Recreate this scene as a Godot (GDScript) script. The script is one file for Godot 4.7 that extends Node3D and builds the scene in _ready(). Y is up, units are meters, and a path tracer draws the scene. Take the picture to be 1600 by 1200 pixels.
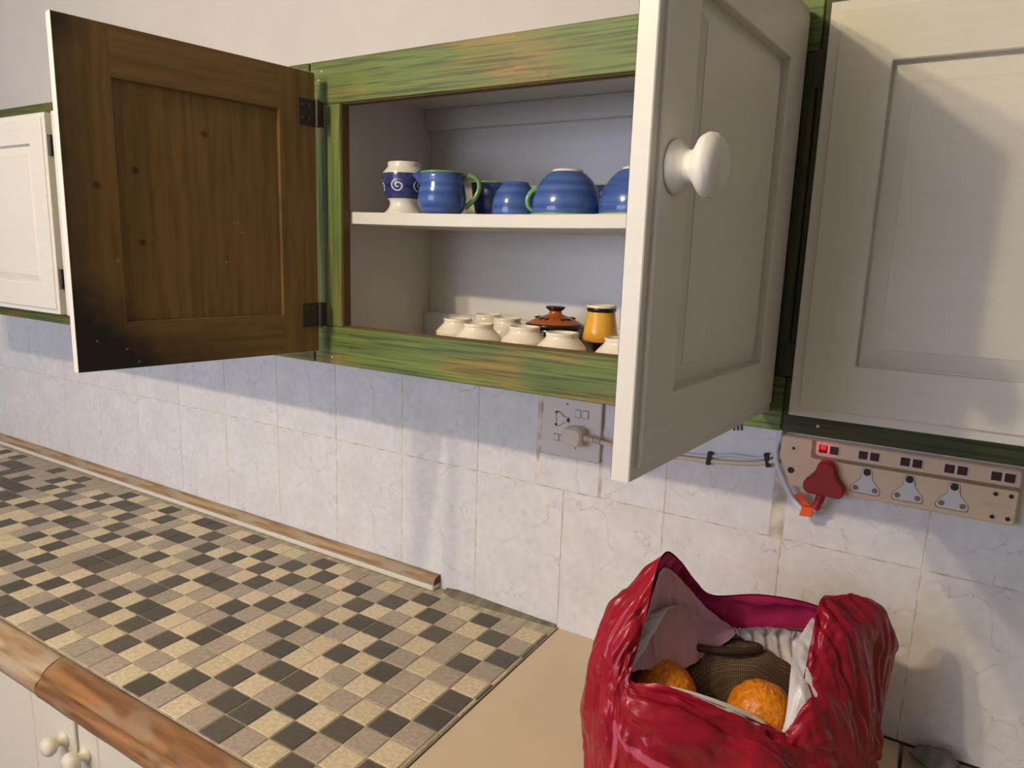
extends Node3D
# A kitchen corner: open wall cabinet with crockery above a mosaic worktop. Units are metres, y up, x along the wall, z out of the wall.

const CAM_POS := Vector3(0.1772, 0.4455, 1.1689)
const CAM_ROT := Vector3(-0.1836, 0.5401, 0.0334)
const FLOOR_Y := -1.18
const CEIL_Y := 1.42
const TOP_Y := -0.2823          # mosaic surface
const FACE_Z := 0.294           # front of the cabinet frames
const DOOR_Y := 0.2705
const DOOR_H := 0.4445
const DOOR_W := 0.3655

var M := {}
var names := {}

# ------------------------------------------------------------------ naming
func numbered(n: String) -> String:
	if not names.has(n):
		names[n] = 0
		return n
	names[n] += 1
	return "%s_%03d" % [n, names[n]]

func tag(o: Node, label: String, category: String, group := "") -> void:
	o.set_meta("label", label)
	o.set_meta("category", category)
	if group != "":
		o.set_meta("group", group)

func thing(n: String, label: String, category: String, at := Vector3.ZERO, group := "") -> Node3D:
	var o := Node3D.new()
	o.name = numbered(n)
	add_child(o)
	o.position = at
	tag(o, label, category, group)
	return o

func put(n: String, mesh: Mesh, mat: Material, parent: Node = null, at := Vector3.ZERO, rot := Vector3.ZERO) -> MeshInstance3D:
	var o := MeshInstance3D.new()
	o.mesh = mesh
	if mat:
		o.material_override = mat
	o.position = at
	o.rotation = rot
	o.cast_shadow = GeometryInstance3D.SHADOW_CASTING_SETTING_ON
	if parent == null:
		o.name = numbered(n)
		add_child(o)
	else:
		o.name = n
		var k := 1
		while parent.has_node(NodePath(o.name)):
			o.name = "%s_%03d" % [n, k]
			k += 1
		parent.add_child(o, true)
	return o

func struct(n: String, mesh: Mesh, mat: Material, at := Vector3.ZERO) -> MeshInstance3D:
	var o := put(n, mesh, mat, null, at)
	o.set_meta("kind", "structure")
	return o

func dup(src: Node3D, at: Vector3, label: String, rot := Vector3.ZERO) -> Node3D:
	var o: Node3D = src.duplicate()
	o.name = numbered(String(src.name))
	add_child(o)
	o.position = at
	o.rotation = rot
	o.set_meta("label", label)
	return o

# ------------------------------------------------------------------ mesh helpers
func new_st() -> SurfaceTool:
	var st := SurfaceTool.new()
	st.begin(Mesh.PRIMITIVE_TRIANGLES)
	return st

func fin(st: SurfaceTool, smooth := false) -> ArrayMesh:
	if smooth:
		st.index()
	st.generate_normals()
	return st.commit()

func tri(st: SurfaceTool, a: Vector3, b: Vector3, c: Vector3, ua: Vector2, ub: Vector2, uc: Vector2, out: Vector3, smooth := false) -> void:
	st.set_smooth_group(0 if smooth else 0xFFFFFFFF)
	if (b - a).cross(c - a).dot(out) > 0.0:
		st.set_uv(ua); st.add_vertex(a)
		st.set_uv(uc); st.add_vertex(c)
		st.set_uv(ub); st.add_vertex(b)
	else:
		st.set_uv(ua); st.add_vertex(a)
		st.set_uv(ub); st.add_vertex(b)
		st.set_uv(uc); st.add_vertex(c)

func quad(st: SurfaceTool, a: Vector3, b: Vector3, c: Vector3, d: Vector3, uv: Array, out: Vector3, smooth := false) -> void:
	tri(st, a, b, c, uv[0], uv[1], uv[2], out, smooth)
	tri(st, a, c, d, uv[0], uv[2], uv[3], out, smooth)

func box_uv(p: Vector3, axis: int, grain: int, off: Vector2) -> Vector2:
	var b := (axis + 1) % 3
	var c := (axis + 2) % 3
	if c == grain:
		return Vector2(p[c], p[b]) + off
	return Vector2(p[b], p[c]) + off

# chamfered box; the grain axis runs along u, in metres
func add_box(st: SurfaceTool, center: Vector3, size: Vector3, bev := 0.001, grain := 0, off := Vector2.ZERO) -> void:
	var h := size * 0.5
	bev = minf(bev, minf(h.x, minf(h.y, h.z)) * 0.9)
	for ax in 3:
		var b := (ax + 1) % 3
		var c := (ax + 2) % 3
		for s in [-1.0, 1.0]:
			var pts: Array[Vector3] = []
			for k in [Vector2(-1, -1), Vector2(1, -1), Vector2(1, 1), Vector2(-1, 1)]:
				var p := Vector3.ZERO
				p[ax] = h[ax] * s
				p[b] = (h[b] - bev) * k.x
				p[c] = (h[c] - bev) * k.y
				pts.append(p)
			var n := Vector3.ZERO
			n[ax] = s
			var uv := []
			for p in pts:
				uv.append(box_uv(p, ax, grain, off))
			quad(st, center + pts[0], center + pts[1], center + pts[2], center + pts[3], uv, n)
		# edges along ax
		for s in [-1.0, 1.0]:
			for t in [-1.0, 1.0]:
				var e: Array[Vector3] = []
				for k in [[-1.0, 0], [1.0, 0], [1.0, 1], [-1.0, 1]]:
					var p := Vector3.ZERO
					p[ax] = (h[ax] - bev) * k[0]
					if k[1] == 0:
						p[b] = h[b] * s
						p[c] = (h[c] - bev) * t
					else:
						p[b] = (h[b] - bev) * s
						p[c] = h[c] * t
					e.append(p)
				var n := Vector3.ZERO
				n[b] = s
				n[c] = t
				var uv := []
				for p in e:
					uv.append(box_uv(p, b, grain, off))
				quad(st, center + e[0], center + e[1], center + e[2], center + e[3], uv, n)
	for sx in [-1.0, 1.0]:
		for sy in [-1.0, 1.0]:
			for sz in [-1.0, 1.0]:
				var s := Vector3(sx, sy, sz)
				var p := s * (h - Vector3.ONE * bev)
				var a := p + Vector3(sx * bev, 0, 0)
				var b2 := p + Vector3(0, sy * bev, 0)
				var c2 := p + Vector3(0, 0, sz * bev)
				tri(st, center + a, center + b2, center + c2, box_uv(a, 0, grain, off), box_uv(b2, 0, grain, off), box_uv(c2, 0, grain, off), s)

func box(size: Vector3, bev := 0.001, grain := 0, off := Vector2.ZERO) -> ArrayMesh:
	var st := new_st()
	add_box(st, Vector3.ZERO, size, bev, grain, off)
	return fin(st)

# box from corner to corner, named part
func slab(n: String, lo: Vector3, hi: Vector3, mat: Material, parent: Node, bev := 0.001, grain := 0, off := Vector2.ZERO) -> MeshInstance3D:
	return put(n, box(hi - lo, bev, grain, off), mat, parent, (lo + hi) * 0.5)

func lathe(profile: Array, seg := 48, wob := 0.0) -> ArrayMesh:
	var st := new_st()
	var ln := [0.0]
	for i in range(1, profile.size()):
		ln.append(ln[i - 1] + (profile[i] as Vector2).distance_to(profile[i - 1]))
	for i in profile.size() - 1:
		var a: Vector2 = profile[i]
		var b: Vector2 = profile[i + 1]
		var dn := Vector2(b.y - a.y, -(b.x - a.x))
		for s in seg:
			var t0 := TAU * s / seg
			var t1 := TAU * (s + 1) / seg
			var d0 := Vector3(cos(t0), 0, sin(t0)) * (1.0 + wob * sin(3.0 * t0))
			var d1 := Vector3(cos(t1), 0, sin(t1)) * (1.0 + wob * sin(3.0 * t1))
			var p00 := d0 * a.x + Vector3(0, a.y, 0)
			var p10 := d1 * a.x + Vector3(0, a.y, 0)
			var p01 := d0 * b.x + Vector3(0, b.y, 0)
			var p11 := d1 * b.x + Vector3(0, b.y, 0)
			var out := (d0 + d1).normalized() * dn.x + Vector3(0, dn.y, 0)
			var u0 := float(s) / seg
			var u1 := float(s + 1) / seg
			if a.x > 1e-6:
				tri(st, p00, p10, p11, Vector2(u0, a.y), Vector2(u1, a.y), Vector2(u1, b.y), out, true)
			if b.x > 1e-6:
				tri(st, p00, p11, p01, Vector2(u0, a.y), Vector2(u1, b.y), Vector2(u0, b.y), out, true)
	return fin(st)

func spline(ctrl: Array, per := 6) -> PackedVector3Array:
	var out := PackedVector3Array()
	for i in ctrl.size() - 1:
		var p0: Vector3 = ctrl[maxi(i - 1, 0)]
		var p1: Vector3 = ctrl[i]
		var p2: Vector3 = ctrl[i + 1]
		var p3: Vector3 = ctrl[mini(i + 2, ctrl.size() - 1)]
		for k in per:
			out.append(p1.cubic_interpolate(p2, p0, p3, float(k) / per))
	out.append(ctrl[ctrl.size() - 1])
	return out

# round tube along a path; radius may be a float or a Callable(t)
func add_tube(st: SurfaceTool, path: PackedVector3Array, rad, seg := 12, flat := 1.0) -> void:
	var rings := []
	var up := Vector3(0.13, 0.97, 0.21).normalized()
	for i in path.size():
		var d: Vector3 = (path[mini(i + 1, path.size() - 1)] - path[maxi(i - 1, 0)]).normalized()
		var sx := up.cross(d)
		if sx.length() < 0.05:
			sx = Vector3.RIGHT.cross(d)
		sx = sx.normalized()
		up = d.cross(sx).normalized()
		var t := float(i) / (path.size() - 1)
		var r: float = rad if rad is float else (rad as Callable).call(t)
		var ring: Array[Vector3] = []
		for k in seg:
			var a := TAU * k / seg
			ring.append(path[i] + (sx * cos(a) * flat + up * sin(a)) * r)
		rings.append(ring)
	for i in rings.size() - 1:
		for k in seg:
			var k2 := (k + 1) % seg
			var c: Vector3 = (path[i] + path[i + 1]) * 0.5
			var m: Vector3 = (rings[i][k] + rings[i][k2] + rings[i + 1][k]) / 3.0
			quad(st, rings[i][k], rings[i][k2], rings[i + 1][k2], rings[i + 1][k], [Vector2(float(k) / seg, i * 0.1), Vector2(float(k + 1) / seg, i * 0.1), Vector2(float(k + 1) / seg, (i + 1) * 0.1), Vector2(float(k) / seg, (i + 1) * 0.1)], m - c, true)
	for e in [0, rings.size() - 1]:
		var dir: Vector3 = path[0] - path[1] if e == 0 else path[path.size() - 1] - path[path.size() - 2]
		for k in range(1, seg - 1):
			tri(st, rings[e][0], rings[e][k], rings[e][k + 1], Vector2.ZERO, Vector2.ZERO, Vector2.ZERO, dir)

func tube(ctrl: Array, rad, per := 8, seg := 12, flat := 1.0) -> ArrayMesh:
	var st := new_st()
	add_tube(st, spline(ctrl, per), rad, seg, flat)
	return fin(st)

# polygon in x,y extruded from z0 to z1 with a bevelled front rim
func add_prism(st: SurfaceTool, poly: PackedVector2Array, z0: float, z1: float, bev := 0.0) -> void:
	if Geometry2D.is_polygon_clockwise(poly):
		poly.reverse()
	var clean := PackedVector2Array()
	for q in poly:
		if clean.is_empty() or q.distance_to(clean[clean.size() - 1]) > 1e-5:
			clean.append(q)
	if clean[0].distance_to(clean[clean.size() - 1]) < 1e-5:
		clean.remove_at(clean.size() - 1)
	poly = clean
	var n := poly.size()
	var inner := PackedVector2Array()
	for i in n:
		var a := (poly[i] - poly[(i + n - 1) % n]).normalized()
		var b := (poly[(i + 1) % n] - poly[i]).normalized()
		var m := (Vector2(-a.y, a.x) + Vector2(-b.y, b.x)).normalized()
		inner.append(poly[i] + m * bev if bev < 0.002 else poly[i])
	if bev >= 0.002:
		var ctr := Vector2.ZERO
		for q in poly:
			ctr += q / n
		for i in n:
			inner[i] = ctr + (poly[i] - ctr) * (1.0 - bev / maxf(poly[i].distance_to(ctr), bev * 2.0))
	for i in n:
		var j := (i + 1) % n
		var e := poly[j] - poly[i]
		var out := Vector3(e.y, -e.x, 0)
		var uv := [Vector2(poly[i].x, z0), Vector2(poly[j].x, z0), Vector2(poly[j].x, z1), Vector2(poly[i].x, z1)]
		quad(st, Vector3(poly[i].x, poly[i].y, z0), Vector3(poly[j].x, poly[j].y, z0), Vector3(poly[j].x, poly[j].y, z1 - bev), Vector3(poly[i].x, poly[i].y, z1 - bev), uv, out)
		if bev > 0.0:
			quad(st, Vector3(poly[i].x, poly[i].y, z1 - bev), Vector3(poly[j].x, poly[j].y, z1 - bev), Vector3(inner[j].x, inner[j].y, z1), Vector3(inner[i].x, inner[i].y, z1), uv, out.normalized() + Vector3(0, 0, 1))
	var idx := Geometry2D.triangulate_polygon(inner)
	if idx.is_empty():      # a wide bevel can cross itself at tight corners: close it with a fan
		var mid := Vector2.ZERO
		for q in inner:
			mid += q / n
		for k in n:
			var q0 := inner[k]
			var q1 := inner[(k + 1) % n]
			tri(st, Vector3(mid.x, mid.y, z1), Vector3(q0.x, q0.y, z1), Vector3(q1.x, q1.y, z1), mid, q0, q1, Vector3(0, 0, 1))
	for k in range(0, idx.size(), 3):
		var p := [inner[idx[k]], inner[idx[k + 1]], inner[idx[k + 2]]]
		tri(st, Vector3(p[0].x, p[0].y, z1), Vector3(p[1].x, p[1].y, z1), Vector3(p[2].x, p[2].y, z1), p[0], p[1], p[2], Vector3(0, 0, 1))
	idx = Geometry2D.triangulate_polygon(poly)
	for k in range(0, idx.size(), 3):
		var p := [poly[idx[k]], poly[idx[k + 1]], poly[idx[k + 2]]]
		tri(st, Vector3(p[0].x, p[0].y, z0), Vector3(p[1].x, p[1].y, z0), Vector3(p[2].x, p[2].y, z0), p[0], p[1], p[2], Vector3(0, 0, -1))

func prism(poly: PackedVector2Array, z0: float, z1: float, bev := 0.0) -> ArrayMesh:
	var st := new_st()
	add_prism(st, poly, z0, z1, bev)
	return fin(st)

func round_poly(pts: Array, rad: Array, k := 6) -> PackedVector2Array:
	# hull-like outline through circles at pts (in counter-clockwise order): rounded corners of a polygon
	var out := PackedVector2Array()
	var n := pts.size()
	for i in n:
		var p: Vector2 = pts[i]
		var a: Vector2 = (pts[(i + n - 1) % n] - p).normalized()
		var b: Vector2 = (pts[(i + 1) % n] - p).normalized()
		var r: float = rad[i]
		var p0 := p + a * r
		var p1 := p + b * r
		for s in k + 1:
			var t := float(s) / k
			out.append(p0.lerp(p, t).lerp(p.lerp(p1, t), t))
	return out

func rect_poly(x0: float, y0: float, x1: float, y1: float, r := 0.003) -> PackedVector2Array:
	return round_poly([Vector2(x0, y0), Vector2(x1, y0), Vector2(x1, y1), Vector2(x0, y1)], [r, r, r, r], 4)

# profile of (inset, z) points swept round a w x h rectangle, mitred; z may be mirrored by the caller's frame
func add_frame(st: SurfaceTool, w: float, h: float, prof: Array, dir: float, out_hint: Vector2, fill := false) -> void:
	var k := prof.size()
	for i in k - 1:
		var a: Vector2 = prof[i]
		var b: Vector2 = prof[i + 1]
		var ca := [Vector3(a.x, a.x, a.y), Vector3(w - a.x, a.x, a.y), Vector3(w - a.x, h - a.x, a.y), Vector3(a.x, h - a.x, a.y)]
		var cb := [Vector3(b.x, b.x, b.y), Vector3(w - b.x, b.x, b.y), Vector3(w - b.x, h - b.x, b.y), Vector3(b.x, h - b.x, b.y)]
		# normal in (inset, z): left of travel
		var nn := Vector2(-(b.y - a.y), b.x - a.x) * out_hint.y
		var sides := [Vector3(0, 1, 0), Vector3(-1, 0, 0), Vector3(0, -1, 0), Vector3(1, 0, 0)]
		for s in 4:
			var j := (s + 1) % 4
			var out: Vector3 = sides[s] * nn.x + Vector3(0, 0, nn.y)
			var q := [ca[s], ca[j], cb[j], cb[s]]
			var uv := []
			for p in q:
				uv.append(Vector2(p.x / w, p.y / h))
			var v := []
			for p in q:
				v.append(Vector3(p.x * dir, p.y, p.z))
			quad(st, v[0], v[1], v[2], v[3], uv, Vector3(out.x * dir, out.y, out.z))
	if fill:
		var a: Vector2 = prof[k - 1]
		var c := [Vector3(a.x, a.x, a.y), Vector3(w - a.x, a.x, a.y), Vector3(w - a.x, h - a.x, a.y), Vector3(a.x, h - a.x, a.y)]
		var uv := []
		var v := []
		for p in c:
			uv.append(Vector2(p.x / w, p.y / h))
			v.append(Vector3(p.x * dir, p.y, p.z))
		quad(st, v[0], v[1], v[2], v[3], uv, Vector3(0, 0, out_hint.y))

# ------------------------------------------------------------------ textures and materials
func noise(sd: int, freq: float, oct := 4, type := FastNoiseLite.TYPE_SIMPLEX_SMOOTH) -> FastNoiseLite:
	var n := FastNoiseLite.new()
	n.seed = sd
	n.frequency = freq
	n.noise_type = type
	n.fractal_octaves = oct
	return n

func field(sd: int, freq: float, w: int, h: int, oct := 4, ridged := false) -> PackedByteArray:
	var n := noise(sd, freq, oct)
	if ridged:
		n.fractal_type = FastNoiseLite.FRACTAL_RIDGED
	return n.get_seamless_image(w, h).get_data()

# stretched field: the grain runs along x
func grain_field(sd: int, freq: float, w: int, h: int, stretch: int, oct := 3) -> PackedByteArray:
	var im := noise(sd, freq, oct).get_seamless_image(maxi(w / stretch, 8), h)
	im.resize(w, h, Image.INTERPOLATE_CUBIC)
	return im.get_data()

func tex_from(w: int, h: int, f: Callable) -> ImageTexture:
	var im := Image.create(w, h, false, Image.FORMAT_RGB8)
	var d := PackedByteArray()
	d.resize(w * h * 3)
	var i := 0
	for y in h:
		for x in w:
			var c: Color = f.call(x, y, y * w + x)
			d[i] = int(clampf(c.r, 0, 1) * 255.0)
			d[i + 1] = int(clampf(c.g, 0, 1) * 255.0)
			d[i + 2] = int(clampf(c.b, 0, 1) * 255.0)
			i += 3
	im.set_data(w, h, false, Image.FORMAT_RGB8, d)
	im.generate_mipmaps()
	return ImageTexture.create_from_image(im)

func rgb(r: int, g: int, b: int) -> Color:
	return Color(r / 255.0, g / 255.0, b / 255.0)

func mat(c: Color, rough := 0.6, tex: Texture2D = null, uvs := 1.0, spec := 0.5) -> StandardMaterial3D:
	var m := StandardMaterial3D.new()
	m.albedo_color = c
	m.roughness = rough
	m.metallic_specular = spec
	if tex:
		m.albedo_texture = tex
		m.uv1_scale = Vector3(uvs, uvs, 1)
	return m

func bump(m: StandardMaterial3D, sd: int, freq: float, strength: float, scale := 0.0) -> void:
	var t := NoiseTexture2D.new()
	t.width = 256
	t.height = 256
	t.seamless = true
	t.as_normal_map = true
	t.bump_strength = strength
	t.noise = noise(sd, freq, 4)
	m.normal_enabled = true
	m.normal_texture = t
	m.normal_scale = 0.5

func make_materials() -> void:
	# painted plaster
	var f1 := field(3, 0.008, 256, 256)
	var f2 := field(4, 0.05, 256, 256)
	var pt := tex_from(256, 256, func(_x, _y, i): 
		var v := 0.96 + 0.035 * (f1[i] / 255.0 - 0.5) + 0.02 * (f2[i] / 255.0 - 0.5)
		return Color(v, v, v))
	M.plaster = mat(rgb(208, 203, 198), 0.85, pt)
	M.plaster.uv1_triplanar = true
	M.plaster.uv1_world_triplanar = true
	M.plaster.uv1_scale = Vector3.ONE * 0.7
	M.ceiling = mat(rgb(214, 210, 204), 0.9)
	M.floor = mat(rgb(122, 120, 118), 0.6)
	M.room = mat(rgb(176, 182, 190), 0.9, pt)
	M.room.uv1_triplanar = true
	M.room.uv1_world_triplanar = true
	# white gloss paint, with faint brush marks
	var g1 := grain_field(11, 0.06, 256, 256, 12)
	var wt := tex_from(256, 256, func(_x, _y, i):
		var v := 0.975 + 0.022 * (g1[i] / 255.0 - 0.5)
		return Color(v, v, v * 0.995))
	M.white = mat(rgb(226, 221, 211), 0.42, wt, 2.0)
	M.white_in = mat(rgb(222, 219, 216), 0.38, wt, 2.0)
	M.knob = mat(rgb(232, 227, 218), 0.5)
	bump(M.knob, 83, 0.02, 5.0)
	M.knob.uv1_triplanar = true
	M.knob.uv1_scale = Vector3.ONE * 14.0
	M.cream = mat(rgb(232, 222, 203), 0.45, wt, 2.0)
	# marbled wall tile
	var v1 := field(21, 0.0030, 1024, 1024, 6)
	var v2 := field(22, 0.004, 1024, 1024, 3)
	var v3 := field(23, 0.02, 1024, 1024, 5)
	var v4 := field(24, 0.0046, 1024, 1024, 6)
	var v5 := field(25, 0.05, 1024, 1024, 3)
	var tt := tex_from(1024, 1024, func(_x, _y, i):
		var n1 := v1[i] / 255.0
		var n3 := v3[i] / 255.0
		var a := clampf(1.0 - absf(n1 - 0.5) / (0.005 + 0.008 * n3), 0, 1) * clampf((v2[i] / 255.0 - 0.40) * 4.0, 0, 1)
		var b := clampf(1.0 - absf(v4[i] / 255.0 - 0.47) / (0.005 + 0.006 * n3), 0, 1) * clampf((0.50 - v2[i] / 255.0) * 5.0, 0, 1) * 0.8
		var halo := clampf(1.0 - absf(n1 - 0.5) / 0.06, 0, 1) * clampf((v2[i] / 255.0 - 0.45) * 4.0, 0, 1) * 0.22
		var cl := (n3 - 0.5) * 0.05 + (v2[i] / 255.0 - 0.5) * 0.05
		var vein := clampf((a + b) * clampf(v5[i] / 255.0 * 1.6 - 0.05, 0, 1), 0, 1)
		var c := Color(0.872 + cl, 0.868 + cl, 0.872 + cl)
		c = c.lerp(Color(0.76, 0.73, 0.74), halo)
		return c.lerp(Color(0.60, 0.54, 0.53), vein * 0.62))
	M.tile = mat(Color.WHITE, 0.33, tt, 1.9)
	var gt := field(27, 0.03, 128, 128)
	var grt := tex_from(128, 128, func(_x, _y, i):
		var v := 0.85 + 0.3 * (gt[i] / 255.0 - 0.5)
		return Color(v, v, v))
	M.grout = mat(rgb(243, 234, 214), 0.9, grt, 6.0)
	M.grout.uv1_triplanar = true
	# mosaic stones: grain only, tint set per tone
	var s1 := field(31, 0.03, 256, 256, 5)
	var s2 := field(32, 0.012, 256, 256, 4, true)
	var stx := tex_from(256, 256, func(_x, _y, i):
		var v := 0.94 + 0.17 * (s1[i] / 255.0 - 0.5)
		v -= 0.20 * clampf((s2[i] / 255.0 - 0.72) * 3.0, 0, 1) * clampf((s1[i] / 255.0 - 0.3) * 2.0, 0, 1)
		return Color(v, v, v * (0.985 - 0.04 * (s2[i] / 255.0))))
	M.stone_dark = [mat(rgb(90, 85, 79), 0.55, stx, 11.0), mat(rgb(84, 80, 72), 0.55, stx, 11.0), mat(rgb(98, 90, 83), 0.55, stx, 11.0)]
	M.stone_grey = [mat(rgb(182, 167, 154), 0.5, stx, 11.0), mat(rgb(176, 163, 150), 0.5, stx, 11.0), mat(rgb(185, 168, 156), 0.5, stx, 11.0)]
	M.stone_cream = [mat(rgb(226, 208, 180), 0.5, stx, 11.0), mat(rgb(220, 203, 173), 0.5, stx, 11.0), mat(rgb(229, 210, 184), 0.5, stx, 11.0)]
	M.mosaic_grout = mat(rgb(210, 198, 168), 0.85, grt, 9.0)
	M.mosaic_grout.uv1_triplanar = true
	M.cement = mat(rgb(140, 132, 112), 0.95, grt, 9.0)
	M.cement.uv1_triplanar = true
	# green stained pine: u along the grain
	var w1 := grain_field(41, 0.05, 1024, 256, 40, 4)
	var w2 := grain_field(42, 0.010, 1024, 256, 5, 3)
	var w3 := grain_field(43, 0.016, 1024, 256, 4, 3)
	var w4 := grain_field(44, 0.14, 1024, 256, 48, 3)
	var w5 := field(45, 0.02, 1024, 256, 3)
	var gtx := tex_from(1024, 256, func(_x, _y, i):
		var blend := clampf((w2[i] / 255.0 - 0.50) * 2.6, 0, 1)
		var teal := clampf((w3[i] / 255.0 - 0.60) * 3.0, 0, 1) * clampf((w5[i] / 255.0 - 0.4) * 3.0, 0, 1)
		var c := Color(0.42, 0.495, 0.19).lerp(Color(0.59, 0.49, 0.205), blend)
		c = c.lerp(Color(0.31, 0.45, 0.23), teal * 0.8)
		var gr := 0.90 + 0.30 * (w1[i] / 255.0 - 0.5) - 0.30 * clampf((w4[i] / 255.0 - 0.54) * 4.0, 0, 1)
		return c * gr)
	M.green = mat(Color.WHITE, 0.55, gtx, 2.6)
	M.green.uv1_scale = Vector3(1.6, 5.5, 1)
	M.green_dark = mat(Color(0.60, 0.58, 0.46), 0.55, gtx)
	M.green_dark.uv1_scale = Vector3(1.6, 5.5, 1)
	M.green_mid = mat(Color(0.80, 0.76, 0.70), 0.55, gtx)
	M.green_mid.uv1_scale = Vector3(1.6, 5.5, 1)
	M.rawedge = mat(rgb(112, 80, 50), 0.7, wt, 2.0)
	# pine door back: grain of stiles, rails and panel, soot along the free and lower edges, knots
	var d1 := grain_field(51, 0.05, 512, 512, 16, 4)
	var d2 := field(52, 0.012, 512, 512, 3)
	var d3 := field(53, 0.03, 512, 512, 4)
	var kn := [Vector2(0.755, 0.60), Vector2(0.745, 0.385), Vector2(0.49, 0.735), Vector2(0.895, 0.545)]
	var chips := [Vector2(0.93, 0.09), Vector2(0.83, 0.06), Vector2(0.79, 0.018), Vector2(0.38, 0.46), Vector2(0.365, 0.462), Vector2(0.35, 0.43), Vector2(0.42, 0.33), Vector2(0.84, 0.33)]
	var dtx := tex_from(512, 512, func(x, y, i):
		var u: float = x / 512.0
		var v: float = y / 512.0          # uv v=0 is the foot of the door
		var in_rail := u > 0.175 and u < 0.825 and (v < 0.148 or v > 0.852)
		var gi: int = i if in_rail else ((x + int(7.0 * (d2[i] / 255.0 - 0.5))) & 511) * 512 + y
		var g := d1[gi] / 255.0
		var c := Color(0.52, 0.405, 0.215).lerp(Color(0.43, 0.325, 0.16), clampf((g - 0.3) * 1.6, 0, 1))
		c = c.lerp(Color(0.51, 0.38, 0.185), 0.35 * clampf((d2[i] / 255.0 - 0.5) * 3.0, 0, 1))
		for k in kn:
			var dd: float = Vector2((u - k.x) * 0.82, v - k.y).length()
			c = c.lerp(Color(0.16, 0.09, 0.04), 0.85 * clampf(1.0 - dd / 0.014, 0, 1))
		var chip := 0.0
		for k in chips:
			chip = maxf(chip, clampf(1.5 - Vector2((u - k.x) * 0.6, v - k.y).length() / 0.0032, 0, 1))
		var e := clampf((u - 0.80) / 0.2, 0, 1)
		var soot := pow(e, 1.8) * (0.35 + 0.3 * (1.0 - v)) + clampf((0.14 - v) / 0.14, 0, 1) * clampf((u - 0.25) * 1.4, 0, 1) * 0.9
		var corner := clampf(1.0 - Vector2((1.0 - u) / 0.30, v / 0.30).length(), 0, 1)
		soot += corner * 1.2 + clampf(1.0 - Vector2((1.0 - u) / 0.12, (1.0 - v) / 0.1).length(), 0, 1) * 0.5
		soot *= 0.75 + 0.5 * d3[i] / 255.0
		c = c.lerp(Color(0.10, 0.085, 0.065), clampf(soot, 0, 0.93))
		c = c.lerp(Color(0.70, 0.63, 0.52), chip * 0.75)
		return c)
	M.pine = mat(Color.WHITE, 0.5, dtx)
	# varnished and worn timber for the edgings
	var t1 := grain_field(61, 0.05, 512, 128, 14, 4)
	var t2 := grain_field(62, 0.02, 512, 128, 4, 3)
	var tvx := tex_from(512, 128, func(_x, _y, i):
		var c := Color(0.60, 0.42, 0.25).lerp(Color(0.40, 0.27, 0.16), clampf(t1[i] / 255.0 * 1.5 - 0.35, 0, 1))
		return c.lerp(Color(0.60, 0.50, 0.40), 0.7 * clampf((t2[i] / 255.0 - 0.55) * 4.0, 0, 1)))
	M.varnish = mat(Color.WHITE, 0.35, tvx, 2.0)
	M.varnish.uv1_scale = Vector3(2.0, 9.0, 1)
	var twx := tex_from(512, 128, func(_x, _y, i):
		var c := Color(0.70, 0.59, 0.45).lerp(Color(0.50, 0.39, 0.28), clampf(t1[i] / 255.0 * 1.5 - 0.35, 0, 1))
		return c.lerp(Color(0.66, 0.60, 0.52), 0.8 * clampf((t2[i] / 255.0 - 0.5) * 4.0, 0, 1)))
	M.worn = mat(Color.WHITE, 0.7, twx, 2.0)
	M.worn.uv1_scale = Vector3(2.0, 9.0, 1)
	M.endgrain = mat(rgb(96, 78, 62), 0.85)
	M.laminate = mat(rgb(222, 200, 168), 0.4, pt)
	M.laminate.uv1_scale = Vector3(1.5, 1.5, 1)
	M.dark_top = mat(rgb(176, 158, 126), 0.5, pt)
	M.black_metal = mat(rgb(52, 46, 38), 0.5)
	M.black = mat(rgb(18, 17, 16), 0.5)
	M.nail = mat(rgb(215, 200, 165), 0.5)
	# glazes
	var b1 := grain_field(71, 0.03, 256, 256, 8, 4)
	var btx := tex_from(256, 256, func(_x, _y, i):
		var v := b1[i] / 255.0
		return Color(0.23, 0.335, 0.58).lerp(Color(0.31, 0.42, 0.66), clampf(v * 1.6 - 0.3, 0, 1)))
	M.blue = mat(Color.WHITE, 0.12, btx)
	M.blue.uv1_scale = Vector3(1, 9, 1)
	M.blue_dull = mat(rgb(170, 170, 190), 0.3, btx)
	M.blue_dull.uv1_scale = Vector3(1, 9, 1)
	M.green_glaze = mat(rgb(122, 168, 102), 0.15)
	M.ivory = mat(rgb(238, 228, 208), 0.16)
	M.china = mat(rgb(230, 226, 216), 0.14)
	M.terracotta = mat(rgb(176, 92, 42), 0.2)
	M.black_glaze = mat(rgb(34, 27, 24), 0.14)
	M.brown_glaze = mat(rgb(74, 44, 30), 0.14)
	M.yellow_glaze = mat(rgb(232, 172, 62), 0.14)
	# plastics
	M.plate = mat(rgb(216, 208, 200), 0.4)
	M.strip = mat(rgb(222, 196, 164), 0.42)
	M.strip_groove = mat(rgb(140, 116, 88), 0.55)
	M.outlet = mat(rgb(214, 212, 212), 0.35)
	M.hole = mat(rgb(40, 36, 33), 0.6)
	M.rocker = mat(rgb(74, 32, 30), 0.3)
	M.red_plug = mat(rgb(158, 34, 36), 0.45)
	M.orange_tag = mat(rgb(232, 92, 34), 0.5)
	M.grey_cable = mat(rgb(206, 208, 214), 0.4)
	M.beige_cable = mat(rgb(222, 200, 168), 0.45)
	M.plug_body = mat(rgb(218, 204, 186), 0.4)
	M.led = mat(rgb(160, 20, 20), 0.3)
	M.led.emission_enabled = true
	M.led.emission = Color(1.0, 0.08, 0.06)
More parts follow.
